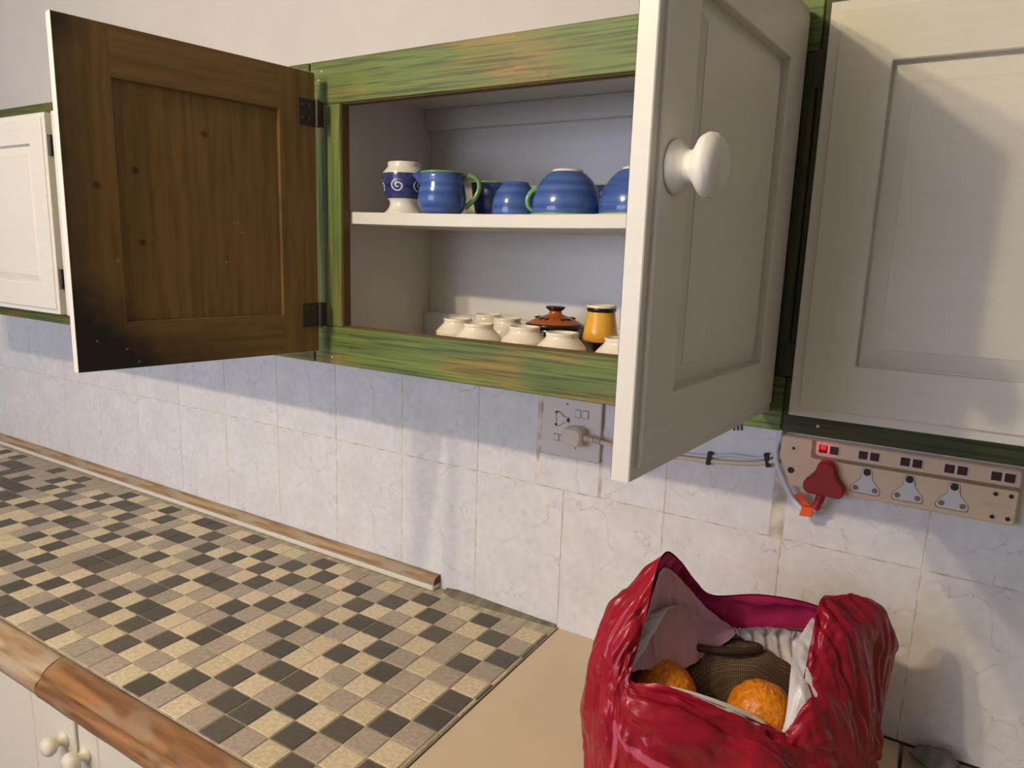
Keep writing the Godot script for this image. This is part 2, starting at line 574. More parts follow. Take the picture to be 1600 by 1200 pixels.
	M.led.emission_energy_multiplier = 0.9
	# bags and fruit
	var pb := field(131, 0.02, 512, 256, 3)
	var btxr := tex_from(512, 256, func(x, y, i):
		var c := Color(0.64, 0.095, 0.175).lerp(Color(0.54, 0.07, 0.14), pb[i] / 255.0)
		# a worn pale print low on the near side
		var u: float = fposmod(x / 512.0 * 21.0 + 3.0, 21.0) - 3.0
		var v: float = y / 256.0 * 4.0
		var q := Vector2(u, v * 3.0)
		var tip := Vector2(-1.05, 5.49)
		var bend := Vector2(-0.35, 6.05)
		var d := minf(q.distance_to(Geometry2D.get_closest_point_to_segment(q, tip, bend)) - 0.02, q.distance_to(Geometry2D.get_closest_point_to_segment(q, bend, Vector2(0.8, 6.9))) - 0.03)
		d = minf(d, q.distance_to(Geometry2D.get_closest_point_to_segment(q, tip, Vector2(-0.95, 7.1))) - 0.06)
		c = c.lerp(Color(0.80, 0.44, 0.53), 0.7 * clampf(1.0 - (d - 0.09) / 0.03, 0, 1))
		return c)
	M.bag = mat(Color.WHITE, 0.25, btxr)
	M.bag.backlight = Color(0.95, 0.45, 0.85)
	M.bag.metallic_specular = 0.45
	bump(M.bag, 132, 0.03, 3.0)
	M.bag.uv1_scale = Vector3.ONE
	M.bag.cull_mode = BaseMaterial3D.CULL_DISABLED
	M.lining = mat(rgb(226, 218, 218), 0.3)
	M.lining.backlight = Color(0.5, 0.45, 0.46)
	M.lining.cull_mode = BaseMaterial3D.CULL_DISABLED
	M.painted_glow = mat(rgb(192, 50, 108), 0.32)  # magenta colour stands in for light glowing through the red film
	M.painted_glow.backlight = Color(0.7, 0.3, 0.5)
	M.painted_glow.cull_mode = BaseMaterial3D.CULL_DISABLED
	M.glow_tinted_lining = mat(rgb(222, 178, 190), 0.32)  # white lining, coloured pink to paint the red glow through it
	M.glow_tinted_lining.backlight = Color(0.6, 0.42, 0.48)
	M.glow_tinted_lining.cull_mode = BaseMaterial3D.CULL_DISABLED
	var o1 := field(81, 0.05, 256, 256, 4)
	var otx := tex_from(256, 256, func(_x, _y, i):
		var v := o1[i] / 255.0
		return Color(0.97, 0.62, 0.10).lerp(Color(0.82, 0.43, 0.05), clampf(v * 1.8 - 0.45, 0, 1)))
	M.orange = mat(Color.WHITE, 0.38, otx, 3.0)
	M.orange.uv1_triplanar = true
	M.orange.uv1_scale = Vector3.ONE * 9.0
	bump(M.orange, 82, 0.08, 6.0)
	var ntx := tex_from(128, 128, func(x, y, _i):
		var a: float = absf(fmod(x / 8.0, 1.0) - 0.5)
		var b: float = absf(fmod(y / 8.0, 1.0) - 0.5)
		var k: float = clampf((maxf(a, b) - 0.30) * 8.0, 0, 1)
		return Color(0.20, 0.14, 0.10).lerp(Color(0.56, 0.46, 0.36), k))
	M.net = mat(Color.WHITE, 0.8, ntx, 14.0)
	M.net.uv1_triplanar = true
	M.net.uv1_scale = Vector3.ONE * 22.0
	M.net_dark = mat(rgb(64, 40, 30), 0.7)
	M.rock = mat(rgb(128, 124, 116), 0.95, grt, 12.0)
	M.rock.uv1_triplanar = true
	M.rock.uv1_scale = Vector3.ONE * 14.0
	M.glass = mat(Color(0.9, 0.95, 1.0, 0.06), 0.02)
	M.glass.transparency = BaseMaterial3D.TRANSPARENCY_ALPHA

# ------------------------------------------------------------------ lights, camera, room
const LAMP := Vector3(-0.955, 1.30, 1.95)
const WIN := Rect2(-2.5, 0.0, 1.9, 1.05)     # x, y, width, height of the window in the front wall
const FRONT_Z := 3.1

func set_stage() -> void:
	var cam := Camera3D.new()
	cam.name = "camera"
	cam.position = CAM_POS
	cam.rotation = CAM_ROT
	cam.fov = rad_to_deg(2.0 * atan(600.0 / 1105.55))
	cam.near = 0.02
	add_child(cam)
	cam.current = true
	var env := Environment.new()
	env.background_mode = Environment.BG_SKY
	var sky := Sky.new()
	var sm := ProceduralSkyMaterial.new()
	sm.sky_top_color = Color(0.42, 0.52, 0.78)
	sm.sky_horizon_color = Color(0.66, 0.72, 0.86)
	sm.ground_bottom_color = Color(0.25, 0.24, 0.24)
	sm.ground_horizon_color = Color(0.55, 0.57, 0.62)
	sky.sky_material = sm
	env.sky = sky
	env.background_energy_multiplier = 1.0
	env.ambient_light_source = Environment.AMBIENT_SOURCE_DISABLED
	env.tonemap_mode = Environment.TONE_MAPPER_LINEAR
	env.tonemap_exposure = 1.08
	env.sdfgi_enabled = true
	env.ssao_enabled = true
	env.ssil_enabled = true
	var we := WorldEnvironment.new()
	we.name = "environment"
	we.environment = env
	add_child(we)
	# warm ceiling bulb
	for e in [-1.0, 1.0]:
		var l := OmniLight3D.new()
		l.name = "bulb_light" if e < 0 else "bulb_light_001"
		l.position = LAMP + Vector3(0.09 * e, 0, 0)
		l.light_color = Color(1.0, 0.92, 0.765)
		l.light_energy = 1.02
		l.light_size = 0.03
		l.omni_range = 12.0
		l.omni_attenuation = 2.0
		l.shadow_enabled = true
		add_child(l)
	# daylight in the window opening
	var a := AreaLight3D.new()
	a.name = "window_daylight"
	a.area_size = Vector2(WIN.size.x - 0.1, WIN.size.y - 0.1)
	a.position = Vector3(WIN.position.x + WIN.size.x * 0.5, WIN.position.y + WIN.size.y * 0.5, FRONT_Z - 0.03)
	a.light_color = Color(0.85, 0.88, 1.0)
	a.light_energy = 3.2
	a.area_range = 12.0
	a.shadow_enabled = true
	add_child(a)

func make_room() -> void:
	var x0 := -3.3
	var x1 := 2.3
	var w := x1 - x0
	var cx := (x0 + x1) * 0.5
	var hy := CEIL_Y - FLOOR_Y
	var cy := (CEIL_Y + FLOOR_Y) * 0.5
	struct("floor", box(Vector3(w + 0.4, 0.1, FRONT_Z + 0.4), 0.001), M.floor, Vector3(cx, FLOOR_Y - 0.05, FRONT_Z * 0.5))
	struct("ceiling", box(Vector3(w + 0.4, 0.1, FRONT_Z + 0.4), 0.001), M.ceiling, Vector3(cx, CEIL_Y + 0.05, FRONT_Z * 0.5))
	struct("wall_left", box(Vector3(0.15, hy, FRONT_Z), 0.001), M.room, Vector3(x0 - 0.075, cy, FRONT_Z * 0.5))
	struct("wall_right", box(Vector3(0.15, hy, FRONT_Z), 0.001), M.room, Vector3(x1 + 0.075, cy, FRONT_Z * 0.5))
	# front wall with a window opening
	var wx0 := WIN.position.x
	var wx1 := WIN.end.x
	var wy0 := WIN.position.y
	var wy1 := WIN.end.y
	var st := new_st()
	var zc := FRONT_Z + 0.075
	add_box(st, Vector3((x0 + wx0) * 0.5, cy, zc), Vector3(wx0 - x0, hy, 0.15))
	add_box(st, Vector3((x1 + wx1) * 0.5, cy, zc), Vector3(x1 - wx1, hy, 0.15))
	add_box(st, Vector3((wx0 + wx1) * 0.5, (FLOOR_Y + wy0) * 0.5, zc), Vector3(wx1 - wx0, wy0 - FLOOR_Y, 0.15))
	add_box(st, Vector3((wx0 + wx1) * 0.5, (CEIL_Y + wy1) * 0.5, zc), Vector3(wx1 - wx0, CEIL_Y - wy1, 0.15))
	struct("wall_front", fin(st), M.room)
	var fr := new_st()
	add_box(fr, Vector3(wx0 + 0.025, (wy0 + wy1) * 0.5, zc), Vector3(0.05, wy1 - wy0, 0.06))
	add_box(fr, Vector3(wx1 - 0.025, (wy0 + wy1) * 0.5, zc), Vector3(0.05, wy1 - wy0, 0.06))
	add_box(fr, Vector3((wx0 + wx1) * 0.5, wy0 + 0.025, zc), Vector3(wx1 - wx0, 0.05, 0.06))
	add_box(fr, Vector3((wx0 + wx1) * 0.5, wy1 - 0.025, zc), Vector3(wx1 - wx0, 0.05, 0.06))
	add_box(fr, Vector3((wx0 + wx1) * 0.5, (wy0 + wy1) * 0.5, zc), Vector3(0.05, wy1 - wy0, 0.05))
	var win := struct("window_1", fin(fr), M.white)
	slab("pane", Vector3(wx0 + 0.05, wy0 + 0.05, zc - 0.002), Vector3((wx0 + wx1) * 0.5 - 0.025, wy1 - 0.05, zc + 0.002), M.glass, win, 0.0005)
	slab("pane", Vector3((wx0 + wx1) * 0.5 + 0.025, wy0 + 0.05, zc - 0.002), Vector3(wx1 - 0.05, wy1 - 0.05, zc + 0.002), M.glass, win, 0.0005)
	# back wall: painted plaster, grout bed and marbled tiles
	var wall := struct("wall_back", box(Vector3(w, hy, 0.15), 0.001), M.plaster, Vector3(cx, cy, -0.0775))
	var off := -wall.position
	var bed := slab("grout", off + Vector3(x0, -0.60, -0.0026), off + Vector3(x1, 0.302, -0.00045), M.grout, wall, 0.0002)
	bed.position += Vector3.ZERO
	var variants := {}
	var rng := RandomNumberGenerator.new()
	rng.seed = 77
	var cols := []
	# lower row, full tiles; upper row with the cut tiles round the socket
	for n in range(-15, 8):
		cols.append([n * 0.2, (n + 1) * 0.2, -0.30, 0.0])
		if n < -3 or n > -1:
			cols.append([n * 0.2, (n + 1) * 0.2, 0.0, 0.30])
	cols.append([-0.6, -0.4615, 0.0, 0.30])
	cols.append([-0.457, -0.3275, 0.0, 0.067])
	cols.append([-0.3235, -0.2, 0.0, 0.30])
	cols.append([-0.2, -0.0195, 0.0, 0.30])
	for c in cols:
		var gx := 0.0011
		var gy := 0.0012
		var sz := Vector3(c[1] - c[0] - gx * 2, c[3] - c[2] - gy * 2, 0.0026)
		var v := rng.randi_range(0, 6)
		var key := "%d_%d_%d" % [roundi(sz.x * 1000), roundi(sz.y * 1000), v]
		if not variants.has(key):
			variants[key] = box(sz, 0.0005, 0, Vector2(v * 0.137, v * 0.291))
		put("tile", variants[key], M.tile, wall, off + Vector3((c[0] + c[1]) * 0.5, (c[2] + c[3]) * 0.5, -0.0013 + 0.0002 * rng.randf_range(-1, 1)))
	# ceiling lamp: two bare bulbs on a bar
	var lamp := thing("ceiling_lamp", "ceiling lamp with two warm bare bulbs on a short bar", "lamp", LAMP)
	var bm := mat(rgb(255, 240, 215), 0.4)
	bm.emission_enabled = true
	bm.emission = Color(1.0, 0.90, 0.72)
	bm.emission_energy_multiplier = 3.0
	var drop := CEIL_Y - LAMP.y
	for e in [-0.09, 0.09]:
		put("bulb", lathe([Vector2(0, -0.032), Vector2(0.014, -0.029), Vector2(0.026, -0.018), Vector2(0.031, 0.0), Vector2(0.026, 0.02), Vector2(0.016, 0.036), Vector2(0.013, 0.05), Vector2(0, 0.05)], 24), bm, lamp, Vector3(e, 0, 0))
		put("holder", lathe([Vector2(0, 0.05), Vector2(0.018, 0.05), Vector2(0.02, 0.085), Vector2(0.012, 0.095), Vector2(0, 0.096)], 24), M.white, lamp, Vector3(e, 0, 0))
	slab("bar", Vector3(-0.12, 0.0955, -0.03), Vector3(0.12, drop, 0.03), M.white, lamp, 0.004)

# ------------------------------------------------------------------ wall cabinets
func knob_profile() -> Array:
	return [Vector2(0, 0), Vector2(0.0195, 0.0), Vector2(0.0205, 0.0018), Vector2(0.0200, 0.0042), Vector2(0.0168, 0.0062), Vector2(0.0155, 0.0085), Vector2(0.0128, 0.0105), Vector2(0.0118, 0.0140), Vector2(0.0128, 0.0170), Vector2(0.0172, 0.0200), Vector2(0.0218, 0.0232), Vector2(0.0236, 0.0275), Vector2(0.0230, 0.0315), Vector2(0.0190, 0.0360), Vector2(0.0115, 0.0392), Vector2(0, 0.0402)]

# dir +1: hinged on its left edge; -1: hinged on its right edge. Local x runs from the hinge to the free edge.
func make_door(cab: Node3D, at: Vector3, turn: float, dir: float, knob := false, hinge := true) -> void:
	var w := DOOR_W
	var h := DOOR_H
	var d := MeshInstance3D.new()
	var st := new_st()
	add_frame(st, w, h, [Vector2(0.0005, 0.0004), Vector2(0, 0.0009), Vector2(0, 0.0155), Vector2(0.0008, 0.0165), Vector2(0.0105, 0.0165), Vector2(0.0110, 0.0195), Vector2(0.0122, 0.0205), Vector2(0.0635, 0.0205), Vector2(0.0645, 0.0195), Vector2(0.0645, 0.010)], dir, Vector2(0, 1))
	d.mesh = fin(st)
	d.material_override = M.white
	d.name = "door"
	cab.add_child(d, true)
	d.position = at
	d.rotation.y = turn
	var sp := new_st()
	add_frame(sp, w, h, [Vector2(0.0640, 0.0105), Vector2(0.0665, 0.0105), Vector2(0.0675, 0.0112), Vector2(0.0855, 0.0168), Vector2(0.0860, 0.0176)], dir, Vector2(0, 1), true)
	put("raised_panel", fin(sp), M.white, d)
	var sb := new_st()
	add_frame(sb, w, h, [Vector2(0.0004, 0.0005), Vector2(0.0007, 0), Vector2(0.0635, 0), Vector2(0.0645, 0.0008), Vector2(0.0645, 0.0062)], dir, Vector2(0, -1))
	put("back_frame", fin(sb), M.pine, d)
	var sq := new_st()
	add_frame(sq, w, h, [Vector2(0.0640, 0.0060), Vector2(0.0645, 0.0060)], dir, Vector2(0, -1), true)
	put("back_panel", fin(sq), M.pine, d)
	if knob:
		var kp := knob_profile()
		var k := put("knob", lathe(kp, 40, 0.006), M.knob, d, Vector3((w - 0.034) * dir, 0.2425, 0.0205), Vector3(PI / 2, 0, 0))
		k.set_meta("label", "turned white painted knob")
	if hinge:
		for y in [0.062, 0.383]:
			var hs := new_st()
			add_box(hs, Vector3(0.0155 * dir, 0, -0.0008), Vector3(0.031, 0.040, 0.0018), 0.0006)
			add_box(hs, Vector3(-0.0075 * dir, 0, -0.0008), Vector3(0.015, 0.040, 0.0018), 0.0006)
			add_tube(hs, PackedVector3Array([Vector3(-0.002 * dir, -0.021, -0.003), Vector3(-0.002 * dir, 0.021, -0.003)]), 0.0036, 10)
			for sx in [0.010, 0.023]:
				add_box(hs, Vector3(sx * dir, 0.010, -0.002), Vector3(0.005, 0.005, 0.0016), 0.0007)
				add_box(hs, Vector3(sx * dir, -0.010, -0.002), Vector3(0.005, 0.005, 0.0016), 0.0007)
			put("hinge", fin(hs), M.black_metal, d, Vector3(0, y, 0))

func make_cabinet(label: String, x0: float, x1: float, seed_off: float, stain: Material, stile_stain: Material) -> Node3D:
	var cab := thing("wall_cabinet", label, "cabinet", Vector3(x0, 0.2458, 0.0))
	var w := x1 - x0
	var h := 0.4929
	var zf := FACE_Z
	var zi := FACE_Z - 0.020
	# face frame: the rails run through, the stiles stand between them
	slab("frame_rail", Vector3(0, 0.4263, zi), Vector3(w, h, zf), stain, cab, 0.0012, 0, Vector2(seed_off, 0.13))
	slab("frame_rail", Vector3(0, 0, zi), Vector3(w, 0.0659, zf), stain, cab, 0.0012, 0, Vector2(seed_off + 0.31, 0.02))
	slab("frame_stile", Vector3(0, 0.0662, zi), Vector3(0.065, 0.4260, zf), stain, cab, 0.0012, 1, Vector2(seed_off + 0.17, 0.07))
	slab("frame_stile", Vector3(w - 0.065, 0.0662, zi), Vector3(w, 0.4260, zf), stile_stain, cab, 0.0012, 1, Vector2(seed_off + 0.44, 0.21))
	# raw inner edges of the frame opening
	var e := new_st()
	var t := 0.0012
	add_box(e, Vector3(0.065 + t * 0.5, 0.2461, zi + 0.0085), Vector3(t, 0.3598, 0.017), 0.0002)
	add_box(e, Vector3(w - 0.065 - t * 0.5, 0.2461, zi + 0.0085), Vector3(t, 0.3598, 0.017), 0.0002)
	add_box(e, Vector3(w * 0.5, 0.0662 + t * 0.5, zi + 0.0085), Vector3(w - 0.13, t, 0.017), 0.0002)
	add_box(e, Vector3(w * 0.5, 0.4260 - t * 0.5, zi + 0.0085), Vector3(w - 0.13, t, 0.017), 0.0002)
	put("frame_edge", fin(e), M.rawedge, cab)
	for p in [Vector2(0.026, 0.477), Vector2(0.018, 0.464), Vector2(0.040, 0.012), Vector2(w - 0.02, 0.47)]:
		put("nail", lathe([Vector2(0, 0.0012), Vector2(0.0013, 0.0009), Vector2(0.0019, 0)], 10), M.nail, cab, Vector3(p.x, p.y, zf), Vector3(PI / 2, 0, 0))
	# carcass
	slab("side_panel", Vector3(0.008, 0.004, 0.001), Vector3(0.0285, h - 0.004, zi), M.white_in, cab, 0.001, 1)
	slab("side_panel", Vector3(w - 0.0285, 0.004, 0.001), Vector3(w - 0.008, h - 0.004, zi), M.white_in, cab, 0.001, 1)
	slab("back_panel", Vector3(0.0285, 0.004, 0.001), Vector3(w - 0.0285, h - 0.004, 0.010), M.white_in, cab, 0.0005)
	slab("bottom_panel", Vector3(0.0285, 0.002, 0.010), Vector3(w - 0.0285, 0.0165, zi), M.white_in, cab, 0.0005)
	slab("top_panel", Vector3(0.0285, h - 0.028, 0.010), Vector3(w - 0.0285, h - 0.010, zi), M.white_in, cab, 0.0005)
	slab("batten", Vector3(0.0285, 0.4270, 0.010), Vector3(w - 0.0285, h - 0.028, 0.028), M.white_in, cab, 0.0012)
	slab("batten", Vector3(0.0285, 0.0165, 0.010), Vector3(w - 0.0285, 0.0760, 0.028), M.white_in, cab, 0.0012)
	return cab

func make_cabinets() -> void:
	var c := make_cabinet("open green framed wall cabinet holding blue crockery on its shelf", -0.7514, 0.0300, 0.0, M.green, M.green_dark)
	# slightly sagging shelf
	var st := new_st()
	var n := 14
	var x0 := 0.0286
	var x1 := 0.7814 - 0.0286
	var zb := 0.0102
	var zf := 0.272
	var up := []
	for i in n + 1:
		var t := float(i) / n
		var sag := -0.004 * sin(PI * t)
		up.append(Vector2(lerpf(x0, x1, t), 0.2582 + sag))
	var th := 0.0195
	for i in n:
		var a: Vector2 = up[i]
		var b: Vector2 = up[i + 1]
		var uv := [Vector2(a.x, 0), Vector2(b.x, 0), Vector2(b.x, 0.26), Vector2(a.x, 0.26)]
		quad(st, Vector3(a.x, a.y, zb), Vector3(b.x, b.y, zb), Vector3(b.x, b.y, zf - 0.001), Vector3(a.x, a.y, zf - 0.001), uv, Vector3.UP)
		quad(st, Vector3(a.x, a.y - th, zb), Vector3(b.x, b.y - th, zb), Vector3(b.x, b.y - th, zf - 0.001), Vector3(a.x, a.y - th, zf - 0.001), uv, Vector3.DOWN)
		quad(st, Vector3(a.x, a.y - 0.001, zf), Vector3(b.x, b.y - 0.001, zf), Vector3(b.x, b.y - th + 0.001, zf), Vector3(a.x, a.y - th + 0.001, zf), uv, Vector3.BACK)
		quad(st, Vector3(a.x, a.y, zf - 0.001), Vector3(b.x, b.y, zf - 0.001), Vector3(b.x, b.y - 0.001, zf), Vector3(a.x, a.y - 0.001, zf), uv, Vector3(0, 1, 1))
		quad(st, Vector3(a.x, a.y - th, zf - 0.001), Vector3(b.x, b.y - th, zf - 0.001), Vector3(b.x, b.y - th + 0.001, zf), Vector3(a.x, a.y - th + 0.001, zf), uv, Vector3(0, -1, 1))
	for s in [0, n]:
		var p: Vector2 = up[s]
		quad(st, Vector3(p.x, p.y, zb), Vector3(p.x, p.y, zf), Vector3(p.x, p.y - th, zf), Vector3(p.x, p.y - th, zb), [Vector2.ZERO, Vector2.ZERO, Vector2.ZERO, Vector2.ZERO], Vector3(-1 if s == 0 else 1, 0, 0))
	put("shelf", fin(st), M.white, c)
	# its two open doors
	make_door(c, Vector3(-0.7165, DOOR_Y, 0.318) - c.position, -atan2(0.983, -0.185), 1.0)
	# outer face plane of the right door runs from (0.0165, 0.300) to (-0.0165, 0.672)
	var dirv := Vector3(-0.033, 0, 0.372).normalized()
	var nrm := Vector3(dirv.z, 0, -dirv.x)
	make_door(c, Vector3(0.0165, DOOR_Y, 0.300) - nrm * 0.0165 - c.position, atan2(nrm.x, nrm.z), -1.0, true)
	var r := make_cabinet("closed green framed wall cabinet above the beige multi socket strip", 0.0306, 0.8120, 0.6, M.green_dark, M.green_dark)
	make_door(r, Vector3(0.0395, DOOR_Y, FACE_Z + 0.0006) - r.position, 0.0, 1.0)
	make_door(r, Vector3(0.8030, DOOR_Y, FACE_Z + 0.0006) - r.position, 0.0, -1.0, true)
	var l := make_cabinet("wall cabinet half hidden behind the brown open door", -1.5345, -0.7545, 0.35, M.green_mid, M.green_mid)
	make_door(l, Vector3(-1.5285, DOOR_Y, FACE_Z + 0.0006) - l.position, 0.0, 1.0)
	make_door(l, Vector3(-0.7690, DOOR_Y, FACE_Z + 0.0006) - l.position, 0.0, -1.0, true)
	var l2 := make_cabinet("wall cabinet at the far left with closed cream panelled door", -2.3160, -1.5350, 0.8, M.green_mid, M.green_mid)
	make_door(l2, Vector3(-2.3010, DOOR_Y, FACE_Z + 0.0006) - l2.position, 0.0, 1.0, true)
	make_door(l2, Vector3(-1.5570, DOOR_Y, FACE_Z + 0.0006) - l2.position, 0.0, -1.0)
	# dark hinges seen on the edges of the two closed doors that meet at the far left
	for y in [0.352, 0.646]:
		put("edge_hinge", tube([Vector3(-1.5548, y - 0.022, 0.3035), Vector3(-1.5548, y + 0.022, 0.3035)], 0.005, 2, 10), M.black_metal, l2, -l2.position)

# ------------------------------------------------------------------ worktop
const PATTERN := [
	"........D....D..D....Dc.cD.cDD.cD.cc.Dc..c.D.cD.cD",
	"..........DD...DcD.cDcDD.cD.ccD..cD.DcDcD.DcD.cD.D",
	".............D..DcD.cD.cD.c.DD.DcDcDcD..cDc.cD.cD.",
	"...............D..cDD.c.cD.Dc.c.D..cD.cD.cDD.c.D.c",
	".................cD..cDD.cDc.cDc.cDD.cD.cD.cD.c.cD",
	".....................D.cD.c.DD..cDc.cD.cD.cDcD.cDc",
	"....................Dc.DcDc.DD.c.D.c..Dc.Dcc.c.cD.",
	".......................c.cD..cD.DcDDccD.c.DDc.cD..",
	".........................D.DcDcD.DcD.Dc.cDc.DcD.c.",
	"............................Dc.Dc..cDc.cD.DDcD.cD.",
	"..............................Dc.Dc...cD.c.D.cD.c.",
]

func cell_x(i: int) -> float:
	var gs := 0.0502
	if i >= -8:
		return -0.5557 + gs * i
	return -0.5557 - gs * 8 + (i + 8) * gs * 0.98

func make_worktop() -> void:
	var wt := thing("worktop", "tiled worktop chequered in charcoal grey and cream squares", "worktop", Vector3(-1.65, TOP_Y, 0.0))
	var o := -wt.position
	slab("board", o + Vector3(-2.95, TOP_Y - 0.040, 0.001), o + Vector3(-0.398, TOP_Y - 0.0045, 0.5870), M.rawedge, wt, 0.001)
	slab("grout", o + Vector3(-2.95, TOP_Y - 0.0045, 0.001), o + Vector3(-0.3975, TOP_Y - 0.0016, 0.5890), M.mosaic_grout, wt, 0.0004)
	# mosaic squares
	var rng := RandomNumberGenerator.new()
	rng.seed = 5
	var cells := []
	var gs := 0.0502
	for r in PATTERN.size():
		var j := r - 1
		var z0 := 0.0849 + gs * j
		var z1 := z0 + gs
		if j == -1:
			z0 = 0.0395
		for k in 50:
			var i := k - 46
			var xa := cell_x(i)
			var xb := cell_x(i + 1)
			if i == 3:
				xb = xa + 0.0075
			var ch: String = PATTERN[r][k]
			if i < -46 + [8, 10, 13, 15, 17, 21, 20, 23, 25, 28, 30][r]:
				ch = [".", "D", "c", ".", "c", "D", "."][(i * 5 + j * 3 + (i * j) % 4 + 400) % 7]
			cells.append({"x0": xa, "x1": xb, "z0": z0, "z1": z1, "t": ch, "d": Vector2((xa + xb) * 0.5 - CAM_POS.x, (z0 + z1) * 0.5 - CAM_POS.z).length() + (10.0 if (j > 6 and i < -20) else 0.0)})
	cells.sort_custom(func(a, b): return a.d < b.d)
	var cache := {}
	var rest := new_st()
	var rest_tone := {}
	for n in cells.size():
		var c: Dictionary = cells[n]
		var g := 0.0014
		var sz := Vector3(c.x1 - c.x0 - g * 2, 0.0030, c.z1 - c.z0 - g * 2)
		var v := rng.randi_range(0, 5)
		var tone: Array = M.stone_dark if c.t == "D" else (M.stone_cream if c.t == "c" else M.stone_grey)
		var m: Material = tone[rng.randi_range(0, 2)]
		var at := o + Vector3((c.x0 + c.x1) * 0.5, TOP_Y - 0.0015 - 0.0002 * rng.randf(), (c.z0 + c.z1) * 0.5)
		if n < 300:
			var key := "%d_%d_%d" % [roundi(sz.x * 10000), roundi(sz.z * 10000), v]
			if not cache.has(key):
				cache[key] = box(sz, 0.0007, 0, Vector2(v * 0.23, v * 0.37))
			put("mosaic_square", cache[key], m, wt, at)
		else:
			if not rest_tone.has(m):
				rest_tone[m] = new_st()
			add_box(rest_tone[m], at, sz, 0.0007, 0, Vector2(v * 0.23, v * 0.37))
	var am := ArrayMesh.new()
	for m in rest_tone:
		var st: SurfaceTool = rest_tone[m]
		st.generate_normals()
		am = st.commit(am)
		am.surface_set_material(am.get_surface_count() - 1, m)
	var far := put("far_mosaic", am, null, wt)
	far.set_meta("kind", "stuff")
	# cement fillet where the wooden bead is missing
	var fs := new_st()
	var px := [-0.672, -0.64, -0.60, -0.56, -0.52, -0.48, -0.44, -0.402]
	var pd := [0.012, 0.024, 0.022, 0.019, 0.016, 0.012, 0.010, 0.008]
	var ph := [0.003, 0.007, 0.007, 0.006, 0.005, 0.004, 0.003, 0.003]
	for k in px.size() - 1:
		var a := Vector3(px[k], TOP_Y + ph[k], 0.0)
		var b := Vector3(px[k + 1], TOP_Y + ph[k + 1], 0.0)
		var a2 := Vector3(px[k], TOP_Y + 0.0012, pd[k])
		var b2 := Vector3(px[k + 1], TOP_Y + 0.0012, pd[k + 1])
		var a3 := Vector3(px[k], TOP_Y - 0.002, pd[k] + 0.002)
		var b3 := Vector3(px[k + 1], TOP_Y - 0.002, pd[k + 1] + 0.002)
		var uv := [Vector2.ZERO, Vector2.ZERO, Vector2.ZERO, Vector2.ZERO]
		quad(fs, o + a, o + b, o + b2, o + a2, uv, Vector3(0, 1, 1), true)
		quad(fs, o + a2, o + b2, o + b3, o + a3, uv, Vector3(0, 1, 1), true)
	put("cement_fillet", fin(fs), M.cement, wt)
	# front edging: worn length on the left, varnished length on the right
	var prof := PackedVector2Array([Vector2(0.5895, -0.0015), Vector2(0.600, -0.0005), Vector2(0.610, -0.003), Vector2(0.620, -0.008), Vector2(0.6275, -0.0145), Vector2(0.6315, -0.0200), Vector2(0.6288, -0.0222), Vector2(0.6345, -0.0240), Vector2(0.6400, -0.0285), Vector2(0.6425, -0.034), Vector2(0.6425, -0.045), Vector2(0.640, -0.052), Vector2(0.634, -0.055), Vector2(0.5895, -0.055)])
	var ed := thing("wooden_edging", "moulded wooden nosing along the front of the tiled worktop", "edging", Vector3(-1.65, TOP_Y, 0.5895))
	for seg in [[-2.95, -1.075, M.worn, "worn_length", 0.0018], [-1.073, -0.398, M.varnish, "varnished_length", 0.0]]:
		var st := new_st()
		var x0: float = seg[0]
		var x1: float = seg[1]
		var steps := 24
		var nz := noise(9, 3.0, 2)
		for s in steps:
			var xa := lerpf(x0, x1, float(s) / steps)
			var xb := lerpf(x0, x1, float(s + 1) / steps)
			for k in prof.size():
				var k2 := (k + 1) % prof.size()
				var p: Vector2 = prof[k]
				var q: Vector2 = prof[k2]
				var wa: Vector2 = Vector2(1, 1) * (seg[4] + 0.0016 * nz.get_noise_2d(xa * 8.0, k * 0.2)) * (1.0 if (k > 1 and k < 12) else 0.0)
				var wb: Vector2 = Vector2(1, 1) * (seg[4] + 0.0016 * nz.get_noise_2d(xb * 8.0, k * 0.2)) * (1.0 if (k > 1 and k < 12) else 0.0)
				var wa2: Vector2 = Vector2(1, 1) * (seg[4] + 0.0016 * nz.get_noise_2d(xa * 8.0, k2 * 0.2)) * (1.0 if (k2 > 1 and k2 < 12) else 0.0)
				var wb2: Vector2 = Vector2(1, 1) * (seg[4] + 0.0016 * nz.get_noise_2d(xb * 8.0, k2 * 0.2)) * (1.0 if (k2 > 1 and k2 < 12) else 0.0)
				var base := -ed.position + Vector3(0, TOP_Y, 0)
				var out := Vector3(0, (q.x - p.x), -(q.y - p.y))
				quad(st, base + Vector3(xa, p.y - wa.y * 0.5, p.x - wa.x), base + Vector3(xb, p.y - wb.y * 0.5, p.x - wb.x), base + Vector3(xb, q.y - wb2.y * 0.5, q.x - wb2.x), base + Vector3(xa, q.y - wa2.y * 0.5, q.x - wa2.x), [Vector2(xa, k * 0.006), Vector2(xb, k * 0.006), Vector2(xb, (k + 1) * 0.006), Vector2(xa, (k + 1) * 0.006)], out, k < 4 or k > 7)
		var idx := Geometry2D.triangulate_polygon(prof)
		for xe in [x0, x1]:
			for k in range(0, idx.size(), 3):
				var v := []
				for e in 3:
					v.append(-ed.position + Vector3(xe, TOP_Y + prof[idx[k + e]].y, prof[idx[k + e]].x))
				tri(st, v[0], v[1], v[2], Vector2.ZERO, Vector2(0.01, 0), Vector2(0, 0.01), Vector3(-1 if xe == x0 else 1, 0, 0))
		put(seg[3], fin(st), seg[2], ed)
